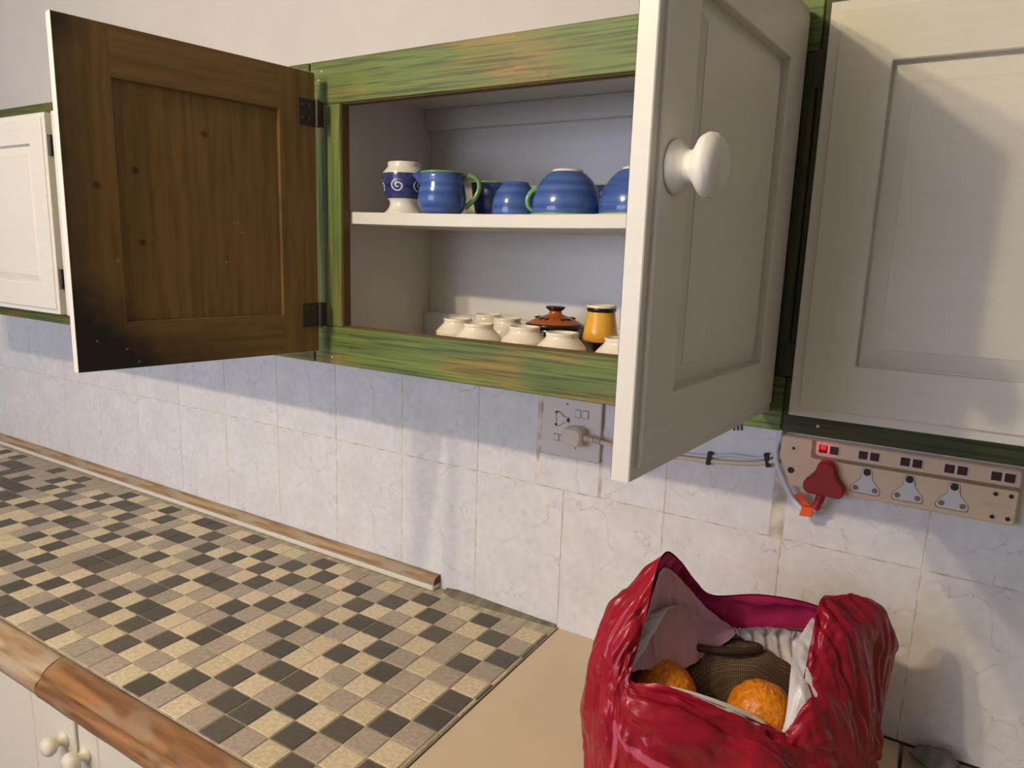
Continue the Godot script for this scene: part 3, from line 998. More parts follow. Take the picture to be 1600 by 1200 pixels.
	# bead along the wall
	var bd := thing("wooden_bead", "half round wooden bead along the foot of the tiled wall", "bead", Vector3(-1.8, TOP_Y, 0.0))
	var bp := PackedVector2Array([Vector2(0.0005, 0.0115), Vector2(0.0235, 0.0115), Vector2(0.0245, 0.0185), Vector2(0.0210, 0.0245), Vector2(0.0140, 0.0280), Vector2(0.0060, 0.0292), Vector2(0.0005, 0.0292)])
	var bs := new_st()
	var cs := new_st()
	var ub := -bd.position + Vector3(0, TOP_Y, 0)
	for s in 30:
		var xa := lerpf(-2.95, -0.690, s / 30.0)
		var xb := lerpf(-2.95, -0.690, (s + 1) / 30.0)
		for k in bp.size():
			var p: Vector2 = bp[k]
			var q: Vector2 = bp[(k + 1) % bp.size()]
			quad(bs, ub + Vector3(xa, p.y, p.x), ub + Vector3(xb, p.y, p.x), ub + Vector3(xb, q.y, q.x), ub + Vector3(xa, q.y, q.x), [Vector2(xa, k * 0.006), Vector2(xb, k * 0.006), Vector2(xb, (k + 1) * 0.006), Vector2(xa, (k + 1) * 0.006)], Vector3(0, q.x - p.x, -(q.y - p.y)) * -1.0, k > 0 and k < 5)
	put("timber", fin(bs), M.worn, bd)
	slab("painted_strip", ub + Vector3(-2.95, 0.0003, 0.0008), ub + Vector3(-0.6905, 0.0114, 0.0265), M.white, bd, 0.0012)
	var bi := Geometry2D.triangulate_polygon(bp)
	for k in range(0, bi.size(), 3):
		var v := []
		for e in 3:
			v.append(ub + Vector3(-0.6898, bp[bi[k + e]].y, bp[bi[k + e]].x))
		tri(cs, v[0], v[1], v[2], Vector2.ZERO, Vector2.ZERO, Vector2.ZERO, Vector3.RIGHT)
	put("sawn_end", fin(cs), M.endgrain, bd)
	# plain laminate worktop on the right and the darker surface beyond it
	var lam := slab("laminate_top", Vector3(-0.3965, TOP_Y - 0.0400, 0.0010), Vector3(0.2045, TOP_Y - 0.0036, 0.6200), M.laminate, null, 0.0015)
	tag(lam, "smooth beige laminate worktop under the red carrier bag", "worktop")
	var dk := slab("low_worktop", Vector3(0.2095, TOP_Y - 0.0400, 0.0010), Vector3(1.1, TOP_Y - 0.0045, 0.6200), M.dark_top, null, 0.0015)
	tag(dk, "short stretch of worktop right of the gap, with grey stone on it", "worktop")
	var sealant := new_st()
	add_tube(sealant, PackedVector3Array([Vector3(0.150, TOP_Y - 0.003, 0.0015), Vector3(0.2, TOP_Y - 0.003, 0.0018), Vector3(0.30, TOP_Y - 0.0035, 0.0015), Vector3(0.6, TOP_Y - 0.0035, 0.0015)]), 0.0022, 8)
	tag(put("dark_sealant", fin(sealant), M.black), "thin dark sealant line at the wall foot behind the red bag", "sealant")
	# grey stone
	var rs := new_st()
	var rn := noise(91, 24.0, 3)
	add_blob(rs, Vector3.ZERO, Vector3(0.030, 0.016, 0.020), 20, 12, func(d): return 1.0 + 0.35 * rn.get_noise_3dv(d * 0.04))
	tag(put("stone", fin(rs), M.rock, null, Vector3(0.250, TOP_Y + 0.0095, 0.032)), "grey lumpy stone lying right of the red bag by the wall", "stone")
	# base units: painted board doors
	make_base()

func add_blob(st: SurfaceTool, c: Vector3, r: Vector3, nu: int, nv: int, f: Callable) -> void:
	var pt := func(i: int, j: int) -> Vector3:
		var a := TAU * (i % nu) / nu
		var b := PI * j / nv
		var d := Vector3(cos(a) * sin(b), cos(b), sin(a) * sin(b))
		var k: float = f.call(d)
		return c + d * r * k
	for j in nv:
		for i in nu:
			var p0: Vector3 = pt.call(i, j)
			var p1: Vector3 = pt.call(i + 1, j)
			var p2: Vector3 = pt.call(i + 1, j + 1)
			var p3: Vector3 = pt.call(i, j + 1)
			var u := [Vector2(float(i) / nu, float(j) / nv), Vector2(float(i + 1) / nu, float(j) / nv), Vector2(float(i + 1) / nu, float(j + 1) / nv), Vector2(float(i) / nu, float(j + 1) / nv)]
			var m := (p0 + p1 + p2 + p3) * 0.25 - c
			if j > 0:
				tri(st, p0, p1, p2, u[0], u[1], u[2], m, true)
			if j < nv - 1:
				tri(st, p0, p2, p3, u[0], u[2], u[3], m, true)

func make_base() -> void:
	var b := thing("base_cabinet", "white base cupboard under the tiled worktop with two round knobs", "cabinet", Vector3(-1.65, FLOOR_Y, 0.0))
	var o := -b.position
	slab("carcass", o + Vector3(-2.95, FLOOR_Y + 0.10, 0.02), o + Vector3(-0.40, TOP_Y - 0.0405, 0.538), M.cream, b, 0.001)
	slab("plinth", o + Vector3(-2.95, FLOOR_Y, 0.02), o + Vector3(-0.40, FLOOR_Y + 0.099, 0.49), M.cream, b, 0.001)
	var y0 := FLOOR_Y + 0.11
	var y1 := TOP_Y - 0.060
	for d in [[-2.86, -2.005, []], [-2.0, -1.1305, [-1.83, -1.66, -1.48, -1.287]], [-1.1175, -0.66, [-1.050, -0.849]], [-0.655, -0.405, []]]:
		var door := MeshInstance3D.new()
		door.name = "door"
		var st := new_st()
		var xs: Array = [d[0]] + d[2] + [d[1]]
		for k in xs.size() - 1:
			var a: float = xs[k] + (0.0013 if k > 0 else 0.0)
			var c: float = xs[k + 1] - (0.0013 if k < xs.size() - 2 else 0.0)
			add_box(st, o + Vector3((a + c) * 0.5, (y0 + y1) * 0.5, 0.552), Vector3(c - a, y1 - y0, 0.016), 0.0022)
		add_box(st, o + Vector3((d[0] + d[1]) * 0.5, (y0 + y1) * 0.5, 0.5445), Vector3(d[1] - d[0] - 0.004, y1 - y0 - 0.004, 0.008), 0.0005)
		door.mesh = fin(st)
		door.material_override = M.cream
		b.add_child(door, true)
		var kx: float = d[1] - 0.038 if d[0] == -2.0 else d[0] + 0.026
		if d[0] == -2.0 or d[0] == -1.1175:
			var kn := [Vector2(0, 0), Vector2(0.0150, 0), Vector2(0.0155, 0.003), Vector2(0.012, 0.007), Vector2(0.0090, 0.010), Vector2(0.0090, 0.014), Vector2(0.0115, 0.017), Vector2(0.0165, 0.0215), Vector2(0.0188, 0.028), Vector2(0.0178, 0.0345), Vector2(0.0125, 0.0400), Vector2(0, 0.0420)]
			put("knob", lathe(kn, 32), M.cream, door, o + Vector3(kx, -0.505, 0.560), Vector3(PI / 2, 0, 0))
		else:
			var hs := new_st()
			add_tube(hs, PackedVector3Array([Vector3(0, 0, 0), Vector3(0, 0, 0.02)]), 0.012, 16)
			put("knob", fin(hs), M.cream, door, o + Vector3(kx + 0.02, -0.62, 0.560))
	var r := thing("base_cabinet", "plain cream base cupboard under the beige laminate worktop", "cabinet", Vector3(0.3, FLOOR_Y, 0.0))
	var ro := -r.position
	slab("carcass", ro + Vector3(-0.395, FLOOR_Y, 0.02), ro + Vector3(1.1, TOP_Y - 0.0405, 0.56), M.cream, r, 0.001)
	slab("front", ro + Vector3(-0.390, FLOOR_Y + 0.1, 0.5605), ro + Vector3(1.095, TOP_Y - 0.06, 0.58), M.cream, r, 0.002)

# ------------------------------------------------------------------ crockery
func shelf_y(x: float) -> float:
	return 0.2458 + 0.2582 - 0.004 * sin(PI * clampf((x + 0.7228) / 0.7242, 0, 1)) + 0.0002

func make_crockery() -> void:
	# white and blue footed cup, upside down look with a scrolled band
	var vx := Vector3(-0.630, shelf_y(-0.63), 0.2)
	var v := thing("footed_cup", "white waisted cup with dark blue band of white scrolls", "cup", vx)
	put("body", lathe([Vector2(0, 0.0), Vector2(0.0335, 0.0), Vector2(0.0345, 0.002), Vector2(0.0325, 0.0045), Vector2(0.0275, 0.010), Vector2(0.0248, 0.016), Vector2(0.0250, 0.0215), Vector2(0.0285, 0.0265), Vector2(0.0330, 0.034), Vector2(0.0362, 0.044), Vector2(0.0374, 0.054), Vector2(0.0372, 0.062), Vector2(0.0360, 0.0685), Vector2(0.0335, 0.0725), Vector2(0.0300, 0.0765), Vector2(0.0284, 0.079), Vector2(0.0290, 0.0835), Vector2(0.0280, 0.0862), Vector2(0.0255, 0.0862), Vector2(0.0245, 0.081), Vector2(0, 0.081)], 64), M.china, v)
	var band_prof := [Vector2(0.0278, 0.0245), Vector2(0.0289, 0.0265), Vector2(0.0334, 0.034), Vector2(0.0366, 0.044), Vector2(0.0378, 0.054), Vector2(0.0376, 0.062), Vector2(0.0364, 0.0688)]
	var d3 := field(95, 0.03, 512, 128, 4)
	var bt := tex_from(512, 128, func(x, y, i):
		var base := Color(0.17, 0.20, 0.40).lerp(Color(0.27, 0.30, 0.52), d3[i] / 255.0)
		if y < 8 or y > 119:
			return Color(0.88, 0.87, 0.84) if (y < 5 or y > 122) else Color(0.12, 0.14, 0.32)
		var cell := 512.0 / 6.0
		var lx: float = fmod(x, cell) - cell * 0.5
		var ly: float = (y - 62.0)
		var q := Vector2(lx, ly * 0.9)
		var r := q.length()
		var a := fposmod(atan2(q.y, q.x), TAU)
		var sp := fposmod(r - 6.0 - a / TAU * 15.0, 15.0)
		var wht := 1.0 if (r > 4.0 and r < 27.0 and sp < 5.5) else 0.0
		if absf(ly) < 9.0 and absf(lx) > 30.0 and fmod(absf(float(x)) * 0.9 + ly * 2.0, 7.0) < 3.0:
			return Color(0.05, 0.05, 0.10)
		return base.lerp(Color(0.86, 0.86, 0.88), wht))
	var bm := mat(Color.WHITE, 0.15, bt)
	bm.uv1_scale = Vector3(1, 1.0 / 0.0443, 1)
	bm.uv1_offset = Vector3(0.06, -0.0245 / 0.0443, 0)
	put("scroll_band", lathe(band_prof, 64), bm, v)
	var hd := Vector3(-0.72, 0, -0.69).normalized()
	put("handle", tube([hd * 0.036 + Vector3(0, 0.060, 0), hd * 0.052 + Vector3(0, 0.062, 0), hd * 0.066 + Vector3(0, 0.046, 0), hd * 0.062 + Vector3(0, 0.024, 0), hd * 0.046 + Vector3(0, 0.012, 0), hd * 0.028 + Vector3(0, 0.010, 0)], 0.0048, 6, 10), M.china, v)
	# upright blue jug with green rim and handle
	var jr := Vector3(0.857, 0, -0.515)
	var jug := thing("jug", "glossy blue rounded jug with green rim and green loop handle", "jug", Vector3(-0.5335, shelf_y(-0.53), 0.2225))
	var jp := [Vector2(0, 0), Vector2(0.026, 0.0), Vector2(0.0305, 0.002), Vector2(0.0355, 0.009), Vector2(0.0384, 0.018), Vector2(0.0390, 0.027), Vector2(0.0375, 0.038), Vector2(0.0352, 0.048), Vector2(0.0342, 0.056), Vector2(0.0355, 0.0645), Vector2(0.0345, 0.0650), Vector2(0.0328, 0.057), Vector2(0.0340, 0.048), Vector2(0.0365, 0.036), Vector2(0.0370, 0.020), Vector2(0.028, 0.006), Vector2(0, 0.005)]
	put("body", lathe(jp, 56), M.blue, jug)
	put("rim", lathe([Vector2(0.0345, 0.0640), Vector2(0.0359, 0.0640), Vector2(0.0362, 0.0655), Vector2(0.0353, 0.0668), Vector2(0.0342, 0.0662), Vector2(0.0339, 0.0640)], 56), M.green_glaze, jug)
	put("spout", tube([-jr * 0.031 + Vector3(0, 0.050, 0), -jr * 0.0355 + Vector3(0, 0.058, 0), -jr * 0.0395 + Vector3(0, 0.0655, 0)], func(t): return 0.006 + 0.004 * t, 5, 12), M.blue, jug)
	put("handle", tube([jr * 0.033 + Vector3(0, 0.052, 0), jr * 0.036 + Vector3(0, 0.058, 0), jr * 0.046 + Vector3(0, 0.0625, 0), jr * 0.0575 + Vector3(0, 0.056, 0), jr * 0.0595 + Vector3(0, 0.043, 0), jr * 0.053 + Vector3(0, 0.028, 0), jr * 0.043 + Vector3(0, 0.0175, 0), jr * 0.0365 + Vector3(0, 0.012, 0)], func(t): return 0.0031 + 0.0008 * absf(t - 0.5), 7, 12, 1.35), M.green_glaze, jug)
	# mug behind
	var mug := thing("mug", "blue mug with thin green rim standing behind the jug", "mug", Vector3(-0.493, shelf_y(-0.49), 0.135))
	put("body", lathe([Vector2(0, 0), Vector2(0.024, 0), Vector2(0.027, 0.003), Vector2(0.0305, 0.016), Vector2(0.0340, 0.034), Vector2(0.0368, 0.0570), Vector2(0.0352, 0.0572), Vector2(0.0322, 0.034), Vector2(0.028, 0.010), Vector2(0, 0.006)], 48), M.blue_dull, mug)
	put("rim", lathe([Vector2(0.0350, 0.0560), Vector2(0.0371, 0.0560), Vector2(0.0372, 0.0582), Vector2(0.0360, 0.0590), Vector2(0.0350, 0.0582)], 48), M.green_glaze, mug)
	# inverted cups and bowls
	var ic := thing("inverted_cup", "small dark blue cup turned upside down between mug and large bowl", "cup", Vector3(-0.4085, shelf_y(-0.41), 0.2))
	put("body", lathe([Vector2(0.0335, 0.002), Vector2(0.0352, 0.0), Vector2(0.0362, 0.003), Vector2(0.0362, 0.014), Vector2(0.0345, 0.026), Vector2(0.0300, 0.037), Vector2(0.0240, 0.0455), Vector2(0.0205, 0.0495), Vector2(0.0200, 0.0515), Vector2(0.0180, 0.0520), Vector2(0.0172, 0.0500), Vector2(0, 0.0496)], 48), M.blue, ic)
	var bowl := thing("inverted_bowl", "large blue bowl turned upside down with green handle on its left", "bowl", Vector3(-0.326, shelf_y(-0.326), 0.188))
	var bp := [Vector2(0.0480, 0.0025), Vector2(0.0500, 0.0022), Vector2(0.0512, 0.005), Vector2(0.0512, 0.014), Vector2(0.0490, 0.028), Vector2(0.0440, 0.041), Vector2(0.0370, 0.052), Vector2(0.0285, 0.0605), Vector2(0.0220, 0.0642)]
	put("body", lathe(bp, 56), M.blue, bowl)
	bowl.scale = Vector3(1.05, 1.03, 1.05)
	put("foot", lathe([Vector2(0.0222, 0.0635), Vector2(0.0218, 0.0665), Vector2(0.0205, 0.0675), Vector2(0.0190, 0.0665), Vector2(0.0185, 0.0645), Vector2(0, 0.0640)], 48), M.china, bowl)
	put("rim", lathe([Vector2(0.0478, 0.0022), Vector2(0.0485, 0.0), Vector2(0.0505, 0.0), Vector2(0.0516, 0.0014), Vector2(0.0515, 0.0040)], 56), M.green_glaze, bowl)
	var bl := Vector3(-0.70, 0, 0.71)
	var bh := put("handle", tube([bl * 0.045 + Vector3(0, 0.037, 0), bl * 0.052 + Vector3(0, 0.034, 0), bl * 0.058 + Vector3(0, 0.024, 0), bl * 0.057 + Vector3(0, 0.014, 0), bl * 0.051 + Vector3(0, 0.008, 0)], func(t): return 0.0042 - 0.0016 * t, 7, 12), M.green_glaze, bowl)
	bh.set_meta("label", "bright green glazed handle")
	var b2 := dup(bowl, Vector3(-0.2165, shelf_y(-0.2165), 0.182), "blue upside-down bowl half hidden by the open white door", Vector3(0, 2.4, 0))
	b2.scale = bowl.scale
	bowl.set_meta("group", "blue bowls upside down on the shelf")
	b2.set_meta("group", "blue bowls upside down on the shelf")
	var m2 := dup(mug, Vector3(-0.312, shelf_y(-0.312), 0.055), "blue mug at the back between the two upside-down bowls")
	m2.set_meta("group", "blue mugs at the back of the shelf")
	mug.set_meta("group", "blue mugs at the back of the shelf")
	# cream cups upside down on the cabinet floor
	var fy := 0.2458 + 0.0167
	var jar := thing("cream_cup", "cream cup upside down, leftmost of the front pair on cabinet floor", "cup", Vector3(-0.456, fy, 0.223), "cream cups upside down on the cabinet floor")
	put("body", lathe([Vector2(0.0340, 0.002), Vector2(0.0355, 0.0), Vector2(0.0366, 0.002), Vector2(0.0372, 0.012), Vector2(0.0372, 0.030), Vector2(0.0371, 0.0460), Vector2(0.0370, 0.0478), Vector2(0.0363, 0.0487), Vector2(0.0354, 0.0496), Vector2(0.0260, 0.0594), Vector2(0.0248, 0.0608), Vector2(0.0242, 0.0620), Vector2(0.0238, 0.0635)], 56), M.ivory, jar)
	put("foot_ring", lathe([Vector2(0.0237, 0.0620), Vector2(0.0240, 0.0650), Vector2(0.0247, 0.0675), Vector2(0.0243, 0.0694), Vector2(0.0225, 0.0696), Vector2(0.0212, 0.0680), Vector2(0.0205, 0.0655), Vector2(0, 0.0650)], 56), M.ivory, jar)
	var spots := [[Vector3(-0.529, fy, 0.178), "cream cup upside down, outermost on the left of its group"],
		[Vector3(-0.539, fy, 0.068), "cream cup upside down at the very back of the cabinet floor"],
		[Vector3(-0.478, fy, 0.100), "cream cup upside down in the second row, just behind the front pair"],
		[Vector3(-0.380, fy, 0.206), "cream cup upside down directly before the brown lidded pot's left edge"],
		[Vector3(-0.299, fy, 0.235), "cream cup upside down in front of the brown lidded pot"],
		[Vector3(-0.204, fy, 0.235), "cream cup upside down nearly hidden by the open white door"]]
	for s in spots:
		dup(jar, s[0], s[1])
	# lidded pot
	var pot := thing("lidded_pot", "dark brown pot with terracotta lid painted with black leaves", "pot", Vector3(-0.385, fy, 0.095))
	put("body", lathe([Vector2(0, 0), Vector2(0.030, 0), Vector2(0.034, 0.006), Vector2(0.043, 0.024), Vector2(0.0462, 0.040), Vector2(0.0450, 0.056), Vector2(0.0430, 0.061), Vector2(0, 0.061)], 48), M.black_glaze, pot)
	var lid := put("lid", lathe([Vector2(0.0460, 0.0605), Vector2(0.0482, 0.0635), Vector2(0.0475, 0.0665), Vector2(0.0400, 0.0710), Vector2(0.0300, 0.0755), Vector2(0.0190, 0.0795), Vector2(0.0125, 0.0820), Vector2(0.0105, 0.0850), Vector2(0.0105, 0.0890)], 56), M.terracotta, pot)
	put("lid_rim", lathe([Vector2(0.0440, 0.0600), Vector2(0.0488, 0.0605), Vector2(0.0500, 0.0640), Vector2(0.0488, 0.0665), Vector2(0.0465, 0.0672)], 56), M.black_glaze, lid)
	put("lid_knob", lathe([Vector2(0.0106, 0.0875), Vector2(0.0145, 0.0905), Vector2(0.0168, 0.0930), Vector2(0.0168, 0.0948), Vector2(0.0120, 0.0958), Vector2(0, 0.0952)], 40), M.black_glaze, lid)
	for k in 5:
		var an := 0.5 + TAU * k / 5.0
		for s in [-0.35, 0.35]:
			var leaf := new_st()
			var a: float = an + s * 0.45
			add_blob(leaf, Vector3(cos(a) * 0.0305, 0.0758, sin(a) * 0.0305), Vector3(0.0024, 0.0011, 0.0024), 10, 6, func(d): return 1.0 + 1.6 * absf(d.x * cos(an + s * 2.2) + d.z * sin(an + s * 2.2)))
			put("painted_leaf", fin(leaf), M.black_glaze, lid)
	# goblet
	var gb := thing("goblet", "yellow glazed goblet upside down with black rim and brown foot", "goblet", Vector3(-0.270, fy, 0.162))
	put("foot", lathe([Vector2(0, 0), Vector2(0.0235, 0), Vector2(0.0245, 0.002), Vector2(0.0200, 0.007), Vector2(0.0110, 0.015), Vector2(0.0085, 0.026), Vector2(0.0095, 0.036), Vector2(0.0170, 0.047), Vector2(0.0262, 0.0545)], 48), M.brown_glaze, gb)
	put("body", lathe([Vector2(0.0255, 0.0525), Vector2(0.0272, 0.0560), Vector2(0.0272, 0.0610), Vector2(0.0250, 0.0740), Vector2(0.0226, 0.0880), Vector2(0.0208, 0.0990)], 48), M.yellow_glaze, gb)
	put("black_band", lathe([Vector2(0.0208, 0.0975), Vector2(0.0222, 0.0985), Vector2(0.0228, 0.1025), Vector2(0.0224, 0.1045)], 48), M.black_glaze, gb)
	put("lip", lathe([Vector2(0.0224, 0.1040), Vector2(0.0230, 0.1065), Vector2(0.0224, 0.1082), Vector2(0.0200, 0.1080), Vector2(0.0185, 0.1020), Vector2(0, 0.1010)], 48), M.ivory, gb)

# ------------------------------------------------------------------ sockets and cables
func circle_poly(c: Vector2, r: float, n := 20) -> PackedVector2Array:
	var p := PackedVector2Array()
	for k in n:
		p.append(c + Vector2(cos(TAU * k / n), sin(TAU * k / n)) * r)
	return p

func tri_outlet(s: float) -> PackedVector2Array:
	# rounded outline of a three pin outlet, earth pin on top
	return round_poly([Vector2(-0.020, -0.0185) * s, Vector2(0.020, -0.0185) * s, Vector2(0.0195, -0.0085) * s, Vector2(0.0070, 0.0060) * s, Vector2(0.0072, 0.0200) * s, Vector2(-0.0072, 0.0200) * s, Vector2(-0.0070, 0.0060) * s, Vector2(-0.0195, -0.0085) * s], [0.005 * s, 0.005 * s, 0.004 * s, 0.004 * s, 0.005 * s, 0.005 * s, 0.004 * s, 0.004 * s], 4)

func make_sockets() -> void:
	# wall socket, double, half under the cabinet
	var p := thing("wall_socket", "white double wall socket with two pairs of switches, under the cabinet", "socket", Vector3(-0.388, 0.126, 0.0002))
	put("plate", prism(rect_poly(-0.061, -0.0565, 0.061, 0.0565, 0.002), 0.0, 0.0075, 0.001), M.plate, p)
	var ring := put("outlet", prism(_turn(tri_outlet(0.74), -PI / 2, Vector2(-0.0175, 0.0150)), 0.0070, 0.0082, 0.0004), M.black_metal, p)
	put("outlet_face", prism(_turn(tri_outlet(0.66), -PI / 2, Vector2(-0.0175, 0.0150)), 0.0072, 0.0086, 0.0003), M.plate, ring)
	for h in [[-0.0055, 0.0150, 0.0032], [-0.0305, 0.0270, 0.0026], [-0.0305, 0.0035, 0.0026]]:
		put("pin_hole", prism(circle_poly(Vector2(h[0], h[1]), h[2]), 0.0080, 0.0088), M.hole, ring)
	for s in [[0.0080, 0.0225], [0.0235, 0.0225]]:
		_rocker(p, Vector2(s[0] + 0.0060, s[1] + 0.0075), Vector2(0.0122, 0.0150))
	for s in [[-0.0290, -0.0215], [-0.0175, -0.0215]]:
		_rocker(p, Vector2(s[0], s[1]), Vector2(0.0115, 0.0130))
	for s in [[-0.009, 0.045], [0.0115, -0.036]]:
		put("screw", lathe([Vector2(0, 0.001), Vector2(0.0015, 0.0008), Vector2(0.0022, 0)], 10), M.strip_groove, p, Vector3(s[0], s[1], 0.0075), Vector3(PI / 2, 0, 0))
	put("side_slot", box(Vector3(0.0018, 0.020, 0.003), 0.0004), M.black, p, Vector3(-0.0618, 0.031, 0.0045))
	# cream plug in it with ribbed sleeve and lead
	var pl := thing("plug", "cream three pin plug pushed into the wall socket", "plug", Vector3(-0.372, 0.1165, 0.0079))
	put("body", prism(round_poly([Vector2(-0.022, -0.0145), Vector2(0.012, -0.020), Vector2(0.0185, -0.010), Vector2(0.0185, 0.0110), Vector2(0.011, 0.0190), Vector2(-0.022, 0.0150)], [0.008, 0.008, 0.006, 0.006, 0.008, 0.008], 5), 0.0, 0.027, 0.0045), M.plug_body, pl)
	var rb := new_st()
	add_tube(rb, PackedVector3Array([Vector3(0.016, 0.0005, 0.014), Vector3(0.052, -0.0025, 0.014)]), 0.0040, 12)
	for k in 7:
		add_tube(rb, PackedVector3Array([Vector3(0.0225 + k * 0.0044, 0.0 - k * 0.0003, 0.014), Vector3(0.0246 + k * 0.0044, 0.0 - k * 0.0003, 0.014)]), 0.0062, 14)
	put("ribbed_sleeve", fin(rb), M.plug_body, pl)
	# leads along the wall
	var c1 := tube([Vector3(-0.3200, 0.1140, 0.0219), Vector3(-0.300, 0.1125, 0.020), Vector3(-0.250, 0.106, 0.010), Vector3(-0.20, 0.104, 0.0056), Vector3(-0.170, 0.1075, 0.0052), Vector3(-0.125, 0.1105, 0.0052), Vector3(-0.070, 0.1165, 0.0052), Vector3(-0.045, 0.122, 0.0052), Vector3(-0.022, 0.130, 0.008), Vector3(-0.013, 0.132, 0.010)], 0.0038, 8, 10)
	tag(put("beige_cable", c1, M.beige_cable), "beige lead running along the wall tiles from plug to socket strip", "cable")
	var c2 := tube([Vector3(-0.285, 0.117, 0.0042), Vector3(-0.235, 0.1155, 0.0042), Vector3(-0.165, 0.1150, 0.0042), Vector3(-0.125, 0.1185, 0.0042), Vector3(-0.095, 0.1262, 0.0042), Vector3(-0.072, 0.1272, 0.0042), Vector3(-0.048, 0.1290, 0.0042), Vector3(-0.028, 0.1372, 0.0042), Vector3(-0.0225, 0.150, 0.0045), Vector3(-0.0215, 0.176, 0.0045)], 0.0030, 8, 10)
	tag(put("white_cable", c2, M.grey_cable), "thin white wavy lead clipped above the beige lead", "cable")
	for k in [[-0.1270, 0.1150, -0.10, "black cable clip on the two leads, nearer the wall socket"], [-0.0335, 0.1290, 0.25, "black cable clip on the two leads, right beside the socket strip"]]:
		var cs := new_st()
		add_box(cs, Vector3(0, 0, 0.0090), Vector3(0.0070, 0.0215, 0.0022), 0.0006)
		add_box(cs, Vector3(0, 0.0100, 0.0048), Vector3(0.0078, 0.0026, 0.0092), 0.0006)
		add_box(cs, Vector3(0, -0.0100, 0.0048), Vector3(0.0060, 0.0026, 0.0092), 0.0006)
		var cl := put("cable_clip", fin(cs), M.black, null, Vector3(k[0], k[1], 0.0002), Vector3(0, 0, k[2]))
		tag(cl, k[3], "clip", "black clips on the wall leads")
	# three small black prongs under the cabinet
	var pr := new_st()
	for k in 3:
		add_box(pr, Vector3(-0.0065 + k * 0.0060, 0.0012 * k, 0.0020), Vector3(0.0014, 0.0085 + 0.002 * k, 0.0036), 0.0004)
	tag(put("black_comb", fin(pr), M.black, null, Vector3(-0.0855, 0.1735, 0.0002), Vector3(0, 0, 0.12)), "three little black prongs on the wall just under the cabinet", "prongs")
	# the multi socket strip on the wall
	var s := thing("socket_strip", "beige multi socket strip with four outlets screwed to the wall", "socket strip", Vector3(0.0, 0.0985, 0.0002))
	put("housing", prism(round_poly([Vector2(0.0060, 0.0), Vector2(0.2985, 0.0), Vector2(0.2985, 0.0792), Vector2(-0.0125, 0.0792), Vector2(-0.0138, 0.0450)], [0.004, 0.004, 0.007, 0.006, 0.010], 5), 0.0, 0.0215, 0.0018), M.strip, s)
	var gp := round_poly([Vector2(0.0320, 0.0500), Vector2(0.2985, 0.0500), Vector2(0.2985, 0.0556), Vector2(0.0380, 0.0556), Vector2(0.0380, 0.0785), Vector2(0.0320, 0.0785)], [0.006, 0.0005, 0.0005, 0.004, 0.0005, 0.0005], 5)
	put("groove", prism(gp, 0.0205, 0.0219, 0.0), M.strip_groove, s)
	for k in 5:
		var cx := 0.0565 + k * 0.0552
		put("switch_frame", prism(rect_poly(cx - 0.0155, 0.0598, cx + 0.0155, 0.0748, 0.0015), 0.0205, 0.0226, 0.0005), M.outlet, s)
		for e in [-1, 1]:
			put("rocker", prism(rect_poly(cx + e * 0.0077 - 0.0060, 0.0612, cx + e * 0.0077 + 0.0060, 0.0734, 0.001), 0.0210, 0.0238, 0.0006), M.rocker, s)
	var led := put("neon_light", prism(rect_poly(0.0452, 0.0668, 0.0525, 0.0728, 0.001), 0.0236, 0.0243, 0.0002), M.led, s)
	led.set_meta("label", "glowing red neon indicator")
	var ll := OmniLight3D.new()
	ll.name = "neon_glow"
	ll.light_color = Color(1, 0.1, 0.08)
	ll.light_energy = 0.0002
	ll.light_size = 0.004
	ll.omni_range = 2.0
	ll.omni_attenuation = 2.0
	ll.shadow_enabled = true
	ll.position = Vector3(0.0488, 0.0690, 0.0275)
	s.add_child(ll)
	for k in 3:
		var c := Vector2(0.1122 + k * 0.0557, 0.0270)
		put("outlet_gap", prism(_turn(tri_outlet(1.04), 0.0, c), 0.0204, 0.02165, 0.0), M.strip_groove, s)
		var f := put("outlet", prism(_turn(tri_outlet(0.98), 0.0, c), 0.0205, 0.0221, 0.0005), M.outlet, s)
		put("earth_hole", prism(circle_poly(c + Vector2(0, 0.0150), 0.0052), 0.0216, 0.0224), M.hole, f)
		put("pin_hole", prism(circle_poly(c + Vector2(-0.0130, -0.0110), 0.0040), 0.0216, 0.0224), M.strip_groove, f)
		put("pin_hole", prism(circle_poly(c + Vector2(0.0130, -0.0110), 0.0040), 0.0216, 0.0224), M.strip_groove, f)
	for h in [[0.0066, 0.0612], [0.0059, 0.0254], [0.2721, 0.0421], [0.2899, 0.0421], [0.2721, 0.0092], [0.2900, 0.0096]]:
		var rr := put("screw_ring", prism(circle_poly(Vector2(h[0], h[1]), 0.0064 if h[0] < 0.1 else 0.0054), 0.0208, 0.0220, 0.0004), M.strip, s)
		put("screw_hole", prism(circle_poly(Vector2(h[0], h[1]), 0.0024 if h[1] > 0.05 else (0.0050 if h[0] < 0.1 else 0.0030)), 0.0214, 0.0223), M.hole, rr)
	var tm := TextMesh.new()
	tm.text = "DIVELUX  AS"
	var fnt := SystemFont.new()
	fnt.font_names = PackedStringArray(["Droid Sans"])
	tm.font = fnt
	tm.font_size = 16
	tm.pixel_size = 0.00040
	tm.depth = 0.0008
	put("raised_lettering", tm, M.strip, s, Vector3(0.2745, 0.0258, 0.0216))
	# red plug, its cord and the orange tag
	var rp := thing("plug", "flat dark red three lobed plug in the first outlet of the strip", "plug", Vector3(0.0560, 0.1225, 0.0225))
